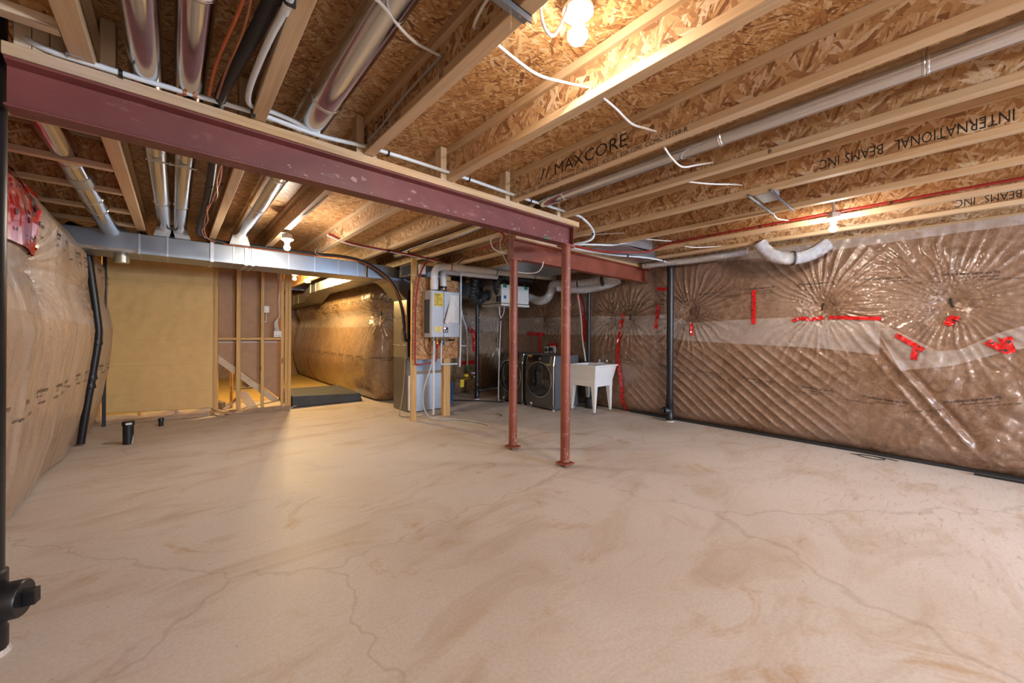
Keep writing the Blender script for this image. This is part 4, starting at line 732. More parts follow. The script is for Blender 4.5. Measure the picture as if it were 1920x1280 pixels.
# water manifold and gas valve on the back wall
pipe('manifold_pipe', 'thin white water pipes on the back wall right of the heater', [(4.47, 6.70, 2.1), (4.52, 6.70, 1.75), (4.62, 6.70, 1.5), (4.66, 6.70, 1.2), (4.66, 6.70, .63)], .016, 'pex_white'); pipe('manifold_pipe', 'short white water pipe loop beside the long one on the back wall', [(4.46, 6.70, 1.55), (4.47, 6.70, 1.12), (4.50, 6.70, 1.10), (4.63, 6.70, 1.10)], .013, 'pex_white', smooth=False)
gv = thing('meter_valve', 'brass water valve with a yellow cap and tag low on the back wall', 'valve', (4.6, 6.6, .42))
obj('body', MB().lathe([(.03, -.12), (.03, -.05), (.055, -.04), (.055, .04), (.03, .05), (.03, .14)], (4.6, 6.60, .42), (1, 0, .15), 16), 'brass', gv, smooth=True); obj('cap', MB().lathe([(.05, 0), (.05, .05)], (4.56, 6.60, .46), n=14), 'yellow_tag', gv); obj('tag', MB().box(4.38, 4.47, 6.54, 6.545, .255, .41), 'yellow_tag', gv)
obj('elbow', MB().tube([(4.72, 6.60, .43), (4.80, 6.60, .44), (4.82, 6.60, .50), (4.70, 6.62, .53)], .017, 10), 'white_steel', gv, smooth=True); obj('green_fitting', MB().lathe([(.03, 0), (.03, .12)], (4.655, 6.66, .56), n=12), 'green', gv, smooth=True)
pipe('blue_hose', 'short bright blue hose behind the heater stand right leg', [(4.02, 6.3, .42), (4.0, 6.25, .30), (3.93, 6.15, .16), (3.84, 6.05, .06)], .020, 'blue', 'hose')
# ------------------------------------------------------------------ lamps
def bulb(label, c, box=True, r=.034):
    c = Vector(c); t = thing('ceiling_lamp', label, 'lamp', tuple(c+Vector((0, 0, .17))), 'bare bulb lamps'); top = 2.767-c.z
    obj('junction_box', MB().lathe([(.053, .105), (.053, .15), (.05, .152)], c, n=8), 'zinc', t)
    if top > .16: obj('mounting_stem', MB().lathe([(.012, .15), (.012, top)], c, n=8), 'zinc', t)
    obj('lampholder', MB().lathe([(.066, .105), (.066, .093), (.054, .082), (.030, .068), (.026, .045), (.018, .044)], c, n=24), 'porcelain', t, smooth=True)
    obj('glass_bulb', MB().lathe([(.013, .046), (.015, .038), (.024, .024), (r, .004), (r*.98, -.010), (r*.8, -.024), (r*.45, -.033), (.002, -.036)], c, n=20), 'bulb_glow', t, smooth=True)
    return t
bulb('large glaring bare bulb under the ceiling at top centre', BULB['near'], r=.043); bulb('bare bulb hanging just in front of the trunk duct at back left', BULB['duct']); bulb('bare bulb hanging below the joist with the red pipe, near the right wall', BULB['right']); bulb('yellowish bare bulb inside the passage, next to the partition corner', BULB['alcove'])
sm = thing('smoke_alarm', 'round white alarm under the passage ceiling beside the far bulb', 'alarm', (2.2, 9.35, 2.5)); obj('base', MB().lathe([(.07, .03), (.07, .08)], (2.2, 9.35, 2.46), n=20), 'zinc', sm); obj('body', MB().lathe([(.072, .03), (.07, 0), (.05, -.015), (.01, -.016)], (2.2, 9.35, 2.48), n=20), 'white_plastic', sm, smooth=True)
# box brackets between joists
bk = thing('box_bracket', 'steel bracket with two bar rails and a junction box between two joists', 'bracket', (3.9, 1.0, 2.51))
for y in (.90, 1.055): obj('bar', MB().box(3.535, 4.262, y, y+.006, 2.49, 2.518).box(3.535, 4.262, y, y+.022, 2.514, 2.518), 'galv', bk)
obj('junction_box', MB().box(3.64, 3.90, .93, 1.05, 2.525, 2.60), 'galv_dull', bk, bevel=.004)
bk = thing('box_bracket', 'flat steel bar hanger screwed under the joist beside the large bulb', 'bracket', (.8, 1.03, 2.51))
obj('bar', MB().box(.42, .975, 1.0, 1.006, 2.492, 2.519).box(.42, .975, 1.0, 1.045, 2.515, 2.519), 'galv', bk); obj('screw', MB().lathe([(.007, 0), (.004, .004)], (.94, 1.025, 2.515), (0, 0, -1), 8), 'chrome', bk)
# ------------------------------------------------------------------ cables and water lines
cab = lambda label, pts, r=.0065, mat='nm_cable', sub=6, name='cable', grp='white electrical cables': one(name, MB().tube(pts, r, 7, sub), mat, label, 'cable', grp, smooth=True)
cab('white cable crossing from under the wide silver duct to the joist marked 60', [(.34, 1.30, 2.52), (.52, 1.33, 2.535), (.66, 1.42, 2.555), (.76, 1.50, 2.60), (.86, 1.56, 2.65), (.935, 1.57, 2.66)])
cab('grey cable stapled down the web of the joist marked 60 to the beam', [(.93, 1.55, 2.655), (.915, 1.62, 2.635), (.91, 1.85, 2.625), (.905, 2.05, 2.60), (.905, 2.2, 2.575), (.91, 2.42, 2.575)], mat='nm_grey', grp=None)
cab('white cable sagging from the joist marked 60 across to the brightly lit joist', [(.95, 1.20, 2.53), (1.08, 1.22, 2.535), (1.25, 1.24, 2.55), (1.42, 1.22, 2.58), (1.565, 1.19, 2.605)])
cab('short white cable between the brightly lit joist and the MAXCORE joist', [(1.575, 1.11, 2.52), (1.72, 1.13, 2.53), (1.95, 1.18, 2.56), (2.12, 1.19, 2.60), (2.228, 1.18, 2.615)])
cab('white cable looping under the long grey duct into the next joist', [(2.24, 1.13, 2.50), (2.40, 1.16, 2.495), (2.62, 1.19, 2.515), (2.78, 1.15, 2.565), (2.90, 1.10, 2.60)])
cab('short white cable end between two joists left of the steel box bracket', [(2.93, 1.30, 2.53), (3.2, 1.22, 2.56), (3.45, 1.14, 2.60), (3.575, 1.12, 2.62)])
cab('white cable leaving the box bracket toward the red water pipe', [(4.26, 1.06, 2.515), (4.45, 1.10, 2.54), (4.7, 1.13, 2.57), (4.9, 1.10, 2.59), (4.965, 1.08, 2.60)])
cab('white cable curving out of the joist web beside the flat bar hanger', [(.935, 1.28, 2.62), (.90, 1.26, 2.60), (.88, 1.18, 2.61), (.87, 1.08, 2.615), (.88, .96, 2.63)])
cab('white cable loop feeding the large glaring bulb', [(.965, .95, 2.62), (1.02, 1.0, 2.555), (1.08, 1.03, 2.54), (1.14, 1.04, 2.56), (1.19, 1.03, 2.66), (1.21, 1.02, 2.73)])
cab('short white cable on the joist web beyond the end of the first beam', [(3.6, 3.45, 2.60), (3.85, 3.3, 2.63), (4.05, 3.0, 2.65), (4.225, 2.65, 2.635)])
cab('short white cable crossing above the red pipe beyond the metal pan', [(4.28, 2.62, 2.62), (4.55, 2.55, 2.60), (4.80, 2.45, 2.60), (4.95, 2.36, 2.60)])
cab('short white cable under the outermost joists above the black drain pipe', [(5.0, 2.3, 2.54), (5.2, 2.2, 2.53), (5.42, 2.08, 2.55), (5.55, 1.98, 2.57)])
cab('white cable loop hanging under the first beam beside the farther post', [(2.88, 3.45, 2.50), (2.90, 3.50, 2.42), (2.93, 3.48, 2.30), (2.98, 3.40, 2.14), (3.06, 3.30, 2.08), (3.16, 3.16, 2.075), (3.20, 3.10, 2.13), (3.21, 3.08, 2.20)], .006)
cab('thick white cable drooping from the first beam into the second beam end', [(2.82, 3.50, 2.52), (2.79, 3.54, 2.46), (2.80, 3.50, 2.36), (2.88, 3.42, 2.31), (3.0, 3.36, 2.30)], .009)
cab('white cable drooping between two joists above the white vent pipe', [(3.15, 5.5, 2.56), (3.28, 5.42, 2.515), (3.45, 5.35, 2.52), (3.56, 5.3, 2.60), (3.6, 5.28, 2.66)], .006)
cab('brown cable stapled under the joist above the trunk duct bulb', [(.96, 3.45, 2.515), (.95, 3.9, 2.51), (.945, 4.1, 2.51), (.93, 4.4, 2.54), (.92, 5.0, 2.55), (.91, 5.8, 2.545), (.9, 6.04, 2.50)], .005, 'nm_grey', grp=None)
cab('looped cable at the joist end above the trunk duct right of the bulb', [(1.56, 6.0, 2.60), (1.51, 5.98, 2.56), (1.50, 5.99, 2.51), (1.56, 6.02, 2.485), (1.62, 6.03, 2.482)], .006, 'nm_grey', grp=None)
cab('grey cable hanging in the middle stud bay', [SW(.49, -.10, 2.48), SW(.48, -.10, 2.2), SW(.455, -.105, 2.0), (SW(.47, -.105, 1.8)), SW(.495, -.105, 1.62), SW(.47, -.105, 1.54), SW(.45, -.10, 1.53)], .007, 'nm_grey', grp=None)
cab('short cable looping below the small white switch box', [SW(.373, -.01, 1.70), SW(.378, 0, 1.62), SW(.378, 0, 1.555), SW(.39, -.005, 1.535), SW(.405, -.01, 1.545)], .006)
for k in range(5): cab(['leftmost grey cable entering the wider white junction box', 'second cable entering the wider white junction box', 'third cable entering the wider white junction box', 'fourth cable entering the wider white junction box', 'rightmost cable entering the wider white junction box'][k],
    [SW(.235-.016*k, -.11, 2.47), SW(.198-.006*k, -.10, 2.2), SW(.205-.006*k, -.10, 1.9), SW(.196-.007*k, -.09, 1.66), SW(.215-.004*k, -.06, 1.60), SW(.262-.012*k, -.02, 1.52), SW(.256-.018*k, -.005, 1.38)], .0055, 'nm_grey' if k == 0 else 'nm_cable', grp='cables into the junction box')
wp = thing('water_pipe', 'white plastic water pipe running along the top of the long red beam', 'pipe', (-.4, 2.47, 2.5), 'plastic water pipes')
obj('pipe', MB().tube([(-.515, 2.62, 2.70), (-.505, 2.57, 2.625), (-.47, 2.51, 2.56), (-.40, 2.482, 2.528), (-.28, 2.476, 2.525), (-.06, 2.476, 2.530), (.33, 2.476, 2.545), (.64, 2.476, 2.535), (1.0, 2.476, 2.565), (1.65, 2.476, 2.572), (2.33, 2.476, 2.565), (3.05, 2.476, 2.572), (3.16, 2.46, 2.545), (3.22, 2.43, 2.49), (3.245, 2.40, 2.42), (3.235, 2.40, 2.355), (3.20, 2.46, 2.32), (3.14, 2.6, 2.305), (3.05, 2.7, 2.30)], .0125, 12), 'pex_white', wp, smooth=True)
for x, z in ((-.20, 2.526), (1.06, 2.567), (1.72, 2.572), (2.40, 2.566), (2.93, 2.571)): obj('clip', MB().tube([(x, 2.476, z), (x+.014, 2.476, z)], .0155, 10).box(x, x+.014, 2.476, 2.495, z-.018, z), 'abs', wp)
obj('clip', MB().tube([(3.24, 2.40, 2.40), (3.2395, 2.40, 2.385)], .0155, 10), 'abs', wp)
for x in (.02, .06): obj('copper_ring', MB().tube([(x, 2.476, 2.5315), (x+.014, 2.476, 2.532)], .0155, 12), 'copper_tw', wp)
wp = thing('water_pipe', 'white plastic water pipe clipped under the second joist and bending onto the red beam', 'pipe', (.3, 1.5, 2.5), 'plastic water pipes')
obj('pipe', MB().tube([(.29, -5.3, 2.504), (.29, .9, 2.504), (.287, 1.5, 2.504), (.273, 1.72, 2.506), (.262, 1.95, 2.51), (.258, 2.2, 2.515), (.275, 2.36, 2.53), (.32, 2.44, 2.555), (.40, 2.465, 2.575), (.52, 2.47, 2.565), (.64, 2.47, 2.548)], .0125, 12), 'pex_white', wp, smooth=True)
obj('clip', MB().tube([(.287, 1.50, 2.504), (.287, 1.515, 2.504)], .0155, 10).box(.287, .31, 1.5, 1.515, 2.49, 2.521), 'abs', wp); obj('clip', MB().tube([(.30, 2.42, 2.548), (.315, 2.432, 2.553)], .016, 10).box(.295, .315, 2.44, 2.47, 2.51, 2.56), 'abs', wp)
ls = thing('line_set', 'black insulated refrigerant line running along the second joist and over the trunk duct', 'pipe', (.27, 2.0, 2.55), None)
obj('insulated_tube', MB().tube([(.262, -5.3, 2.56), (.262, .9, 2.56), (.255, 1.6, 2.56), (.20, 2.1, 2.552), (.165, 2.5, 2.552), (.185, 3.2, 2.55), (.20, 3.9, 2.545), (.195, 5.0, 2.53), (.19, 5.7, 2.53), (.22, 5.98, 2.54), (.30, 6.05, 2.515), (.42, 6.06, 2.497), (.60, 6.058, 2.495), (.95, 6.052, 2.498), (1.3, 6.046, 2.497), (1.62, 6.046, 2.505), (1.9, 6.04, 2.513), (2.12, 6.03, 2.492), (2.30, 6.02, 2.435), (2.52, 6.0, 2.31), (2.68, 5.99, 2.15), (2.78, 5.98, 1.94), (2.84, 5.98, 1.72), (2.87, 5.98, 1.5), (2.885, 5.98, 1.33), (2.90, 5.99, 1.25), (2.97, 6.03, 1.235)], .026, 12, 6), 'rubber', ls, smooth=True)
for p, q in (((.26, 1.25, 2.56), (.26, 1.262, 2.56)), ((.20, 3.9, 2.545), (.20, 3.915, 2.545)), ((2.86, 5.98, 1.56), (2.865, 5.98, 1.53))): obj('cable_tie', MB().tube([p, q], .0285, 12), 'abs', ls)
cab('orange cable running beside the black line set at upper left', [(.222, -5.3, 2.55), (.222, .6, 2.55), (.20, 1.1, 2.545), (.18, 1.6, 2.54), (.13, 2.1, 2.535), (.118, 2.42, 2.53)], .0065, 'orange_cable', grp=None)
cab('brown twisted wire beside the orange cable at upper left', [(.228, -5.3, 2.545), (.228, .7, 2.544), (.215, 1.1, 2.535), (.19, 1.35, 2.53), (.192, 1.75, 2.52), (.165, 2.1, 2.52), (.15, 2.42, 2.53)], .005, 'copper_tw', grp=None)
cab('orange cable twisting down along the line set behind the beam', [(.215, 3.1, 2.515), (.245, 3.6, 2.51), (.235, 4.2, 2.515), (.215, 4.9, 2.505), (.25, 5.7, 2.50), (.34, 6.03, 2.49), (.6, 6.025, 2.468), (1.0, 6.022, 2.47), (1.5, 6.02, 2.472), (1.95, 6.01, 2.488), (2.3, 5.99, 2.41), (2.6, 5.965, 2.21), (2.8, 5.95, 1.88), (2.885, 5.95, 1.6), (2.89, 5.95, 1.36)], .006, 'orange_cable', grp=None)
cab('pinkish wire twisting around the line set behind the beam', [(.235, 3.1, 2.51), (.225, 3.6, 2.505), (.255, 4.1, 2.50), (.21, 4.5, 2.505), (.24, 5.0, 2.495), (.215, 5.5, 2.49), (.26, 5.9, 2.49)], .005, 'copper_tw', grp=None)
cab('dark thermostat wire dangling from the line set by the furnace', [(2.87, 5.955, 1.50), (2.83, 5.95, 1.42), (2.82, 5.96, 1.28), (2.88, 5.99, 1.21), (2.96, 6.04, 1.22)], .004, 'rubber', grp=None)
cab('dark cable hanging on the heater board left of the valves', [(2.93, 5.385, 1.30), (2.93, 5.385, 1.18), (2.98, 5.38, 1.05), (3.06, 5.37, 1.02), (3.10, 5.36, 1.06)], .004, 'rubber', grp=None)
# red and white water lines
wp = thing('water_pipe', 'paired red and white water pipes clipped under the joists behind the long beam', 'pipe', (2.2, 5.15, 2.5), 'plastic water pipes')
obj('red_line', MB().tube([(1.40, 5.0, 2.575), (1.7, 5.05, 2.512), (2.2, 5.105, 2.508), (2.6, 5.155, 2.506), (2.96, 5.235, 2.505), (3.35, 5.36, 2.506)], .012, 10), 'pex_red', wp, smooth=True); obj('white_line', MB().tube([(1.40, 5.04, 2.565), (1.7, 5.09, 2.508), (2.2, 5.145, 2.503), (2.6, 5.195, 2.502), (3.0, 5.285, 2.502), (3.4, 5.41, 2.505), (3.9, 5.60, 2.506)], .012, 10), 'pex_white', wp, smooth=True)
for x, y in ((2.22, 5.13), (2.88, 5.25)): obj('clip', MB().box(x-.008, x+.008, y-.05, y+.05, 2.49, 2.525), 'abs', wp)
one('water_pipe', MB().tube([(2.45, 3.25, 2.51), (2.75, 3.3, 2.50), (2.92, 3.45, 2.49), (3.05, 3.7, 2.50), (3.1, 4.2, 2.505)], .012, 10), 'pex_red', 'red water pipe behind the second beam end under the joists', 'pipe', 'plastic water pipes', smooth=True)
wp = thing('water_pipe', 'long red water pipe clipped along a joist toward the right bulb', 'pipe', (4.92, 1.5, 2.58), 'plastic water pipes')
obj('pipe', MB().tube([(3.12, 2.68, 2.335), (3.35, 2.73, 2.35), (3.8, 2.88, 2.40), (4.2, 2.95, 2.445), (4.55, 2.88, 2.478), (4.78, 2.74, 2.49), (4.885, 2.62, 2.515), (4.925, 2.35, 2.575), (4.93, 1.5, 2.585), (4.93, .5, 2.59), (4.93, -5.3, 2.59)], .012, 10), 'pex_red', wp, smooth=True)
for y in (2.36, 1.9, 1.35, .72, .3): obj('clip', MB().tube([(4.93, y, 2.586), (4.93, y+.015, 2.586)], .015, 10), 'abs', wp)
wp = thing('water_pipe', 'white water pipe arching from the first post along the shorter beam to the right wall', 'pipe', (4.9, 2.95, 2.5), 'plastic water pipes')
obj('pipe', MB().tube([(3.10, 2.72, 2.30), (3.35, 2.82, 2.34), (3.7, 3.02, 2.42), (4.05, 3.12, 2.46), (4.4, 3.14, 2.482), (4.75, 3.06, 2.487), (5.05, 2.92, 2.487), (5.4, 2.83, 2.485), (5.75, 2.83, 2.48), (5.93, 2.82, 2.46)], .0125, 10), 'pex_white', wp, smooth=True)
for x, y, z in ((4.86, 3.00, 2.487), (5.55, 2.827, 2.483)): obj('clip', MB().tube([(x, y, z), (x+.016, y-.006, z)], .0155, 10), 'abs', wp)
one('water_pipe', MB().tube([(3.10, 2.66, 2.315), (3.3, 2.72, 2.35), (3.55, 2.82, 2.41), (3.8, 2.88, 2.46), (4.0, 2.88, 2.49), (4.2, 2.80, 2.505), (4.3, 2.62, 2.53), (4.33, 2.4, 2.56)], .012, 10), 'pex_white', 'white water pipe curving from the first post up between the joists', 'pipe', 'plastic water pipes', smooth=True)
one('water_pipe', MB().tube([(5.88, 4.72, 2.2), (5.87, 4.62, 1.7), (5.86, 4.58, 1.3), (5.83, 4.50, 1.0), (5.82, 4.47, .85)], .016, 10), 'pvc', 'white pipe curving down the corner to the laundry tub', 'pipe', 'plastic water pipes', smooth=True)
cab('thin black wire loops on the floor at the foot of the right wall', [(5.80, .68, .006), (5.84, .60, .006), (5.86, .48, .006), (5.82, .40, .006), (5.76, .44, .006), (5.75, .54, .006), (5.80, .62, .006), (5.86, .58, .006), (5.87, .40, .006), (5.85, .30, .006)], .004, 'rubber', grp=None)
cab('dark pipe lying along the foot of the right wall at the picture edge', [(5.86, -.22, .018), (5.86, -.6, .018), (5.86, -1.2, .018)], .018, 'rubber', grp=None)
one('foot_strip', MB().box(5.95, 6.02, -2.2, 3.6, .002, .035), 'rubber', 'dark strip along the foot of the right wall', 'strip')  # plain dark strip lying along the foot of the insulation
# ------------------------------------------------------------------ printing, film, tape and pins on the insulation
def wall_print(parent, surf, rows, s0, s1, direction):
    mb = MB()
    for zf, txt, size, step in rows:
        s = s0
        while s < s1:
            vs, fs = text_mesh(txt, size, .006 if size > .03 else .0); zc = zf(s)
            a = np.array(vs); ss = s+direction*a[:, 0]+(0 if direction > 0 else max(a[:, 0])); sl = (zf(s+.05)-zf(s-.05))/.1
            X, Y, Z = surf(ss, zc+a[:, 1]+(ss-s)*sl, .0035); mb.add(list(zip(X.tolist(), Y.tolist(), Z.tolist())), fs); s += step
    obj('printed_lettering', mb, 'print', parent)['kind'] = 'stuff'
up_ = lambda s: 2.0-.02*((s-.9)/1.2)**2-.028*max(0, s-2.2); lo_ = lambda s: (.62+.083*max(0, s-.2)) if s > .15 else .62-.27*(s-.15)*1.0
wall_print(wr, surfR, [(up_, '(P) polytarp super six (P)', .036, .62), (lambda s: up_(s)-.033, 'polyethylene vapour barrier', .022, .62), (lambda s: up_(s)-.065, '6 mil   can/cgsb - 51.34 - m86', .022, .50)], -1.0, 5.8, -1)
wall_print(wr, surfR, [(lo_, '(P) polytarp super six (P)', .036, .62), (lambda s: lo_(s)-.033, 'polyethylene vapour barrier', .022, .62), (lambda s: lo_(s)-.065, '6 mil   can/cgsb - 51.34 - m86', .022, .50)], -1.0, 3.75, -1)
for zz in (2.015, .86): wall_print(wbk, surfB, [(lambda s, zz=zz: zz, 'polytarp super six', .05, .56), (lambda s, zz=zz: zz-.045, 'can/cgsb - 51.34', .035, .44)], .5, 9.6, 1)
for zz in (2.13, .90): wall_print(wl, surfL, [(lambda s, zz=zz: zz, 'polytarp', .046, .34), (lambda s, zz=zz: zz-.035, 'six mil', .030, .34), (lambda s, zz=zz: zz-.085, 'can/cgsb', .032, .28)], 3.0, 8.1, 1)
def film_sheet(name, surf, top, bot, mat, label, off=.008, n=90, m=10, wav=.006, par=None):
    S = np.linspace(min(t[0] for t in top), max(t[0] for t in top), n); ts = sorted(top); bs_ = sorted(bot); co = []
    for s in S:
        zt = np.interp(s, [t[0] for t in ts], [t[1] for t in ts]); zb = np.interp(s, [t[0] for t in bs_], [t[1] for t in bs_])
        zz = np.linspace(zb, zt, m); X, Y, Z = surf(np.full(m, s), zz, off+wav*vnoise(s*7, zz*9, 5)); co += list(zip(X, Y, Z))
    idx = np.arange(n*m).reshape(n, m); q = np.stack([idx[:-1, :-1], idx[1:, :-1], idx[1:, 1:], idx[:-1, 1:]], -1).reshape(-1, 4)
    if par: o = grid_obj(name, np.array(co), q, mat, par); o['label'] = label; return o
    return tag(grid_obj(name, np.array(co), q, mat), label, 'plastic')
film_sheet('plastic_sheet', surfR, [(6.7, 1.72), (4.44, 1.71), (2.96, 1.665), (2.53, 1.545), (1.67, 1.585), (1.31, 1.59), (.46, 1.547)], [(6.7, 1.36), (4.44, 1.345), (2.96, 1.35), (2.70, 1.27), (1.80, 1.232), (1.03, 1.203), (.46, 1.14)], 'film_milky', 'milky overlap band of clear plastic along the middle of the right wall', n=260, m=14, par=wr)
film_sheet('plastic_sheet', surfR, [(.50, 1.545), (.29, 1.385), (.02, 1.20), (-.13, 1.223), (-.36, 1.386), (-.52, 1.462), (-1.4, 1.7)], [(.50, 1.44), (.29, .98), (-.09, 1.06), (-.13, 1.08), (-.36, 1.19), (-.52, 1.25), (-1.4, 1.4)], 'film_milky', 'loose milky plastic flap hanging below the red tape at the far right', off=.014, n=120, m=14, wav=.015)
film_sheet('plastic_sheet', surfL, [(2.2, 1.86), (4.0, 1.84), (4.5, 1.82), (6.0, 1.80), (8.2, 1.8)], [(2.2, 1.5), (4.5, 1.45), (6.0, 1.42), (8.2, 1.4)], 'film_clear', 'hazy overlap band of clear plastic along the left wall', n=160, m=12, par=wl)
film_sheet('plastic_sheet', surfR, [(2.2, 2.515), (.9, 2.515), (-.2, 2.515), (-1.6, 2.515)], [(2.2, 2.44), (.9, 2.40), (-.2, 2.42), (-1.6, 2.42)], 'film_milky', 'bright crease of clear plastic along the top of the right wall', off=.01, n=120, m=6, wav=.02, par=wr)
film_sheet('plastic_sheet', surfB, [(0.4, 1.84), (6.4, 1.84), (9.6, 1.74)], [(.4, 1.5), (6.4, 1.48), (9.6, 1.38)], 'film_clear', 'hazy overlap band of clear plastic on the wall behind the furnace', n=200, m=10, par=wbk)
def tape(label, surf, pts, wd, dots=True, off=.013, wall='right', jag=True):
    P = catmull([(a, b, 0) for a, b in pts], 5) if len(pts) > 2 else [Vector((pts[0][0], pts[0][1], 0)).lerp(Vector((pts[-1][0], pts[-1][1], 0)), k/10) for k in range(11)]
    t = None; mb = MB(); vs = []; nrm = []
    for i, p in enumerate(P):
        d = (P[min(i+1, len(P)-1)]-P[max(i-1, 0)]).normalized(); n = Vector((-d.y, d.x, 0)); nrm.append(n)
        for k in (-1, -.33, .33, 1):
            e = random.uniform(-.004, .004) if jag and abs(k) == 1 else 0
            q = p+n*(k*wd/2+e)+(d*random.uniform(-.012, .012) if i in (0, len(P)-1) and jag else Vector()); vs.append((q.x, q.y))
    a = np.array(vs); X, Y, Z = surf(a[:, 0], a[:, 1], off+.004*vnoise(a[:, 0]*20, a[:, 1]*20, 3)); V = list(zip(X.tolist(), Y.tolist(), Z.tolist()))
    F = [(i*4+k, i*4+k+1, (i+1)*4+k+1, (i+1)*4+k) for i in range(len(P)-1) for k in range(3)]
    o = one('red_tape', MB().add(V, F), 'tape_red', label, 'tape', 'red sheathing tape strips')
    md = o.modifiers.new('thick', 'SOLIDIFY'); md.thickness = .0007; md.offset = 0
    if dots:
        L_ = 0; mk = MB(); nxt = .05; c_ = 0
        for i in range(len(P)-1):
            L_ += (P[i+1]-P[i]).length
            if L_ > nxt:
                nxt += .085; c = P[i]+nrm[i]*(wd*.2*(1 if c_ % 2 else -1)); c_ += 1; r = wd*.17
                ring = [(c.x+r*math.cos(2*PI*k/9), c.y+r*math.sin(2*PI*k/9)) for k in range(9)]
                u = np.array(ring); X, Y, Z = surf(u[:, 0], u[:, 1], off+.0055); mk.add(list(zip(X.tolist(), Y.tolist(), Z.tolist())), [tuple(range(9))])
        if mk.v: mo = obj('printed_marks', mk, 'print', o); mo['kind'] = 'stuff'
    return o
tape('slightly slanting red tape strip left of the standing black drain pipe', surfR, [(3.10, 1.846), (3.115, 1.65), (3.125, 1.46)], .055)
tape('short red tape piece just right of the standing black drain pipe', surfR, [(2.555, 1.545), (2.56, 1.45), (2.535, 1.35)], .05, off=.019)
tape('vertical red tape strip alone on the upper right wall', surfR, [(1.714, 1.985), (1.712, 1.75), (1.712, 1.514)], .05, off=.019)
tape('crinkled horizontal red tape under the black clip, left of the longer one', surfR, [(1.27, 1.545), (1.18, 1.575), (1.08, 1.56), (.975, 1.583)], .045, off=.019)
tape('long flat horizontal red tape strip on the milky band', surfR, [(.915, 1.580), (.45, 1.553)], .045, jag=False, off=.019)
tape('small red tape square directly below the right black clip', surfR, [(-.10, 1.565), (-.04, 1.475)], .07, off=.019)
tape('diagonal red tape strip on the plastic flap, upper stroke of a Y', surfR, [(.335, 1.37), (.12, 1.205)], .05, off=.032)
tape('short red tape stub hanging below the diagonal strip', surfR, [(.175, 1.245), (.197, 1.10)], .05, off=.032)
tape('slanted red tape piece at the right picture edge, left of a patch', surfR, [(-.29, 1.31), (-.40, 1.225)], .06, off=.032)
tape('blocky red tape patch nearest the right picture edge', surfR, [(-.405, 1.35), (-.43, 1.195)], .085, off=.032)
tape('long ragged red tape running from mid-wall to the floor beside the laundry tub', surfR, [(3.80, 1.73), (3.83, 1.3), (3.83, .944), (3.76, .55), (3.735, .331), (3.70, .023)], .075)
tape('short red tape under the end of the shorter beam', surfR, [(3.15, 2.12), (2.93, 2.10)], .05)
tape('dark horizontal red tape above the washer outlets', surfR, [(6.2, 1.37), (5.95, 1.365), (5.68, 1.349)], .075)
tape('red tape dropping from the horizontal strip to the washer outlet', surfR, [(5.80, 1.31), (5.80, 1.1), (5.79, .93)], .075)
tape('red tape patch around the plugged outlet above the washer', surfR, [(5.50, 1.13), (5.28, 1.12)], .09)
tape('long red tape in the corner behind the curved white pipe', surfR, [(4.80, 2.15), (4.70, 1.9), (4.62, 1.6), (4.60, 1.22)], .09)
tape('short red tape beside the thin corner drain pipe', surfR, [(4.55, 1.62), (4.545, 1.22)], .07)
tape('ragged red tape patch behind the thin white pipes on the back wall', surfB, [(8.15, 1.50), (8.30, 1.38), (8.32, 1.1), (8.30, .95)], .12)
tape('horizontal dark red tape low on the back wall right of the heater stand', surfB, [(7.95, .69), (8.40, .70)], .08)
tape('short red tape below the horizontal one on the back wall', surfB, [(8.42, .80), (8.41, .50)], .07)
tape('thin red tape high on the yellow-lit passage wall', surfB, [(1.7, 1.84), (1.72, 1.72)], .06)
tape('thin curved red tape low on the yellow-lit passage wall', surfB, [(1.72, .78), (1.66, .5), (1.72, .25), (1.9, .05)], .07)
tape('thin red tape strip at mid height of the yellow-lit passage wall', surfB, [(1.62, 1.42), (1.60, 1.1), (1.62, .9)], .06)
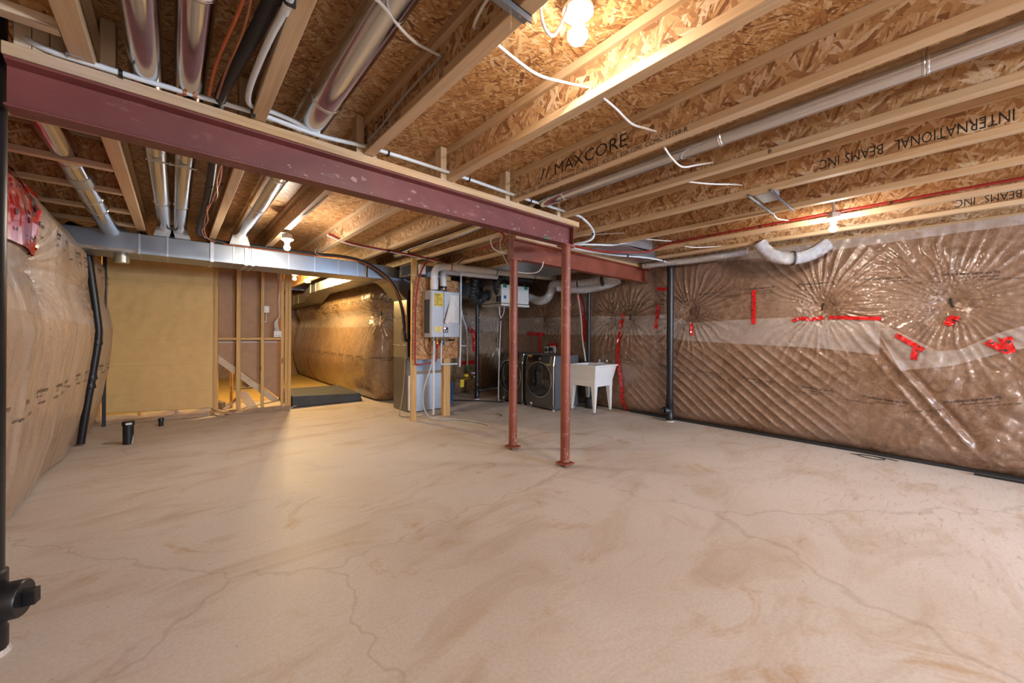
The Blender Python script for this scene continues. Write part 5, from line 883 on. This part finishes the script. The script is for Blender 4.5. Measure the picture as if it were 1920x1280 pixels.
tb_ = tape('broad red spotted tape covering the top of the left wall near the picture edge', surfL, [(3.2, 2.16), (3.6, 2.17), (4.0, 2.16), (4.42, 2.14)], .62, False, .022)
mk = MB()
for k in range(46):
    cs, cz, r = random.uniform(3.5, 4.38), random.uniform(1.9, 2.44), random.uniform(.010, .024); u = np.array([(cs+r*math.cos(2*PI*q/9), cz+r*.9*math.sin(2*PI*q/9)) for q in range(9)]); X, Y, Z = surfL(u[:, 0], u[:, 1], .0285); mk.add(list(zip(X.tolist(), Y.tolist(), Z.tolist())), [tuple(range(9))])
obj('printed_marks', mk, 'print', tb_)['kind'] = 'stuff'
tape('torn red tape corner peaking toward the ceiling on the left wall', surfL, [(3.5, 2.44), (4.0, 2.44), (4.50, 2.40)], .13, False, .034)
tape('torn lower end of the broad red tape on the left wall', surfL, [(4.05, 1.92), (4.30, 1.85)], .10, False, .03)
def pin(parent, surf, s, z, h=.05, ang=0.0):
    x, y, zz = [float(q) for q in surf(s, z, .014)]; x2, y2, _ = [float(q) for q in surf(s, z, .05)]; n = Vector((x2-x, y2-y, 0)).normalized(); t = Vector((-n.y, n.x, 0)); c = Vector((x, y, zz))
    u = t*math.sin(ang)+Vector((0, 0, math.cos(ang))); v = t*math.cos(ang)-Vector((0, 0, math.sin(ang)))
    mb = MB()
    for a, b in ((-1, 0), (0, 1)):
        pass
        mb.hexa([c+u*(h*(a if j else b))*1.0+v*(.009*i)+n*(.004+d*.006)+v*(h*.14*(1 if (a if j else b) else 0)) for d in (0, 1) for j, i in ((0, -1), (0, 1), (1, 1), (1, -1))])
    obj('clip_pin', mb, 'abs', parent)
for s, z, h, a in ((5.195, 1.67, .05, 0), (5.76, 1.66, .05, 0), (4.047, 1.66, .04, PI/2), (3.834, 1.69, .05, 0), (3.66, 1.668, .05, PI), (2.60, 1.72, .05, 0), (.989, 1.72, .045, .15), (-.063, 1.704, .05, -.2)): pin(wr, surfR, s, z, h, a)
for s, z in ((3.64, 1.80), (2.7, 1.83), (6.95, 1.74), (6.15, 1.77), (9.0, 1.2), (9.8, 1.70)): pin(wbk, surfB, s, z)
pin(wl, surfL, 4.3, 1.82)
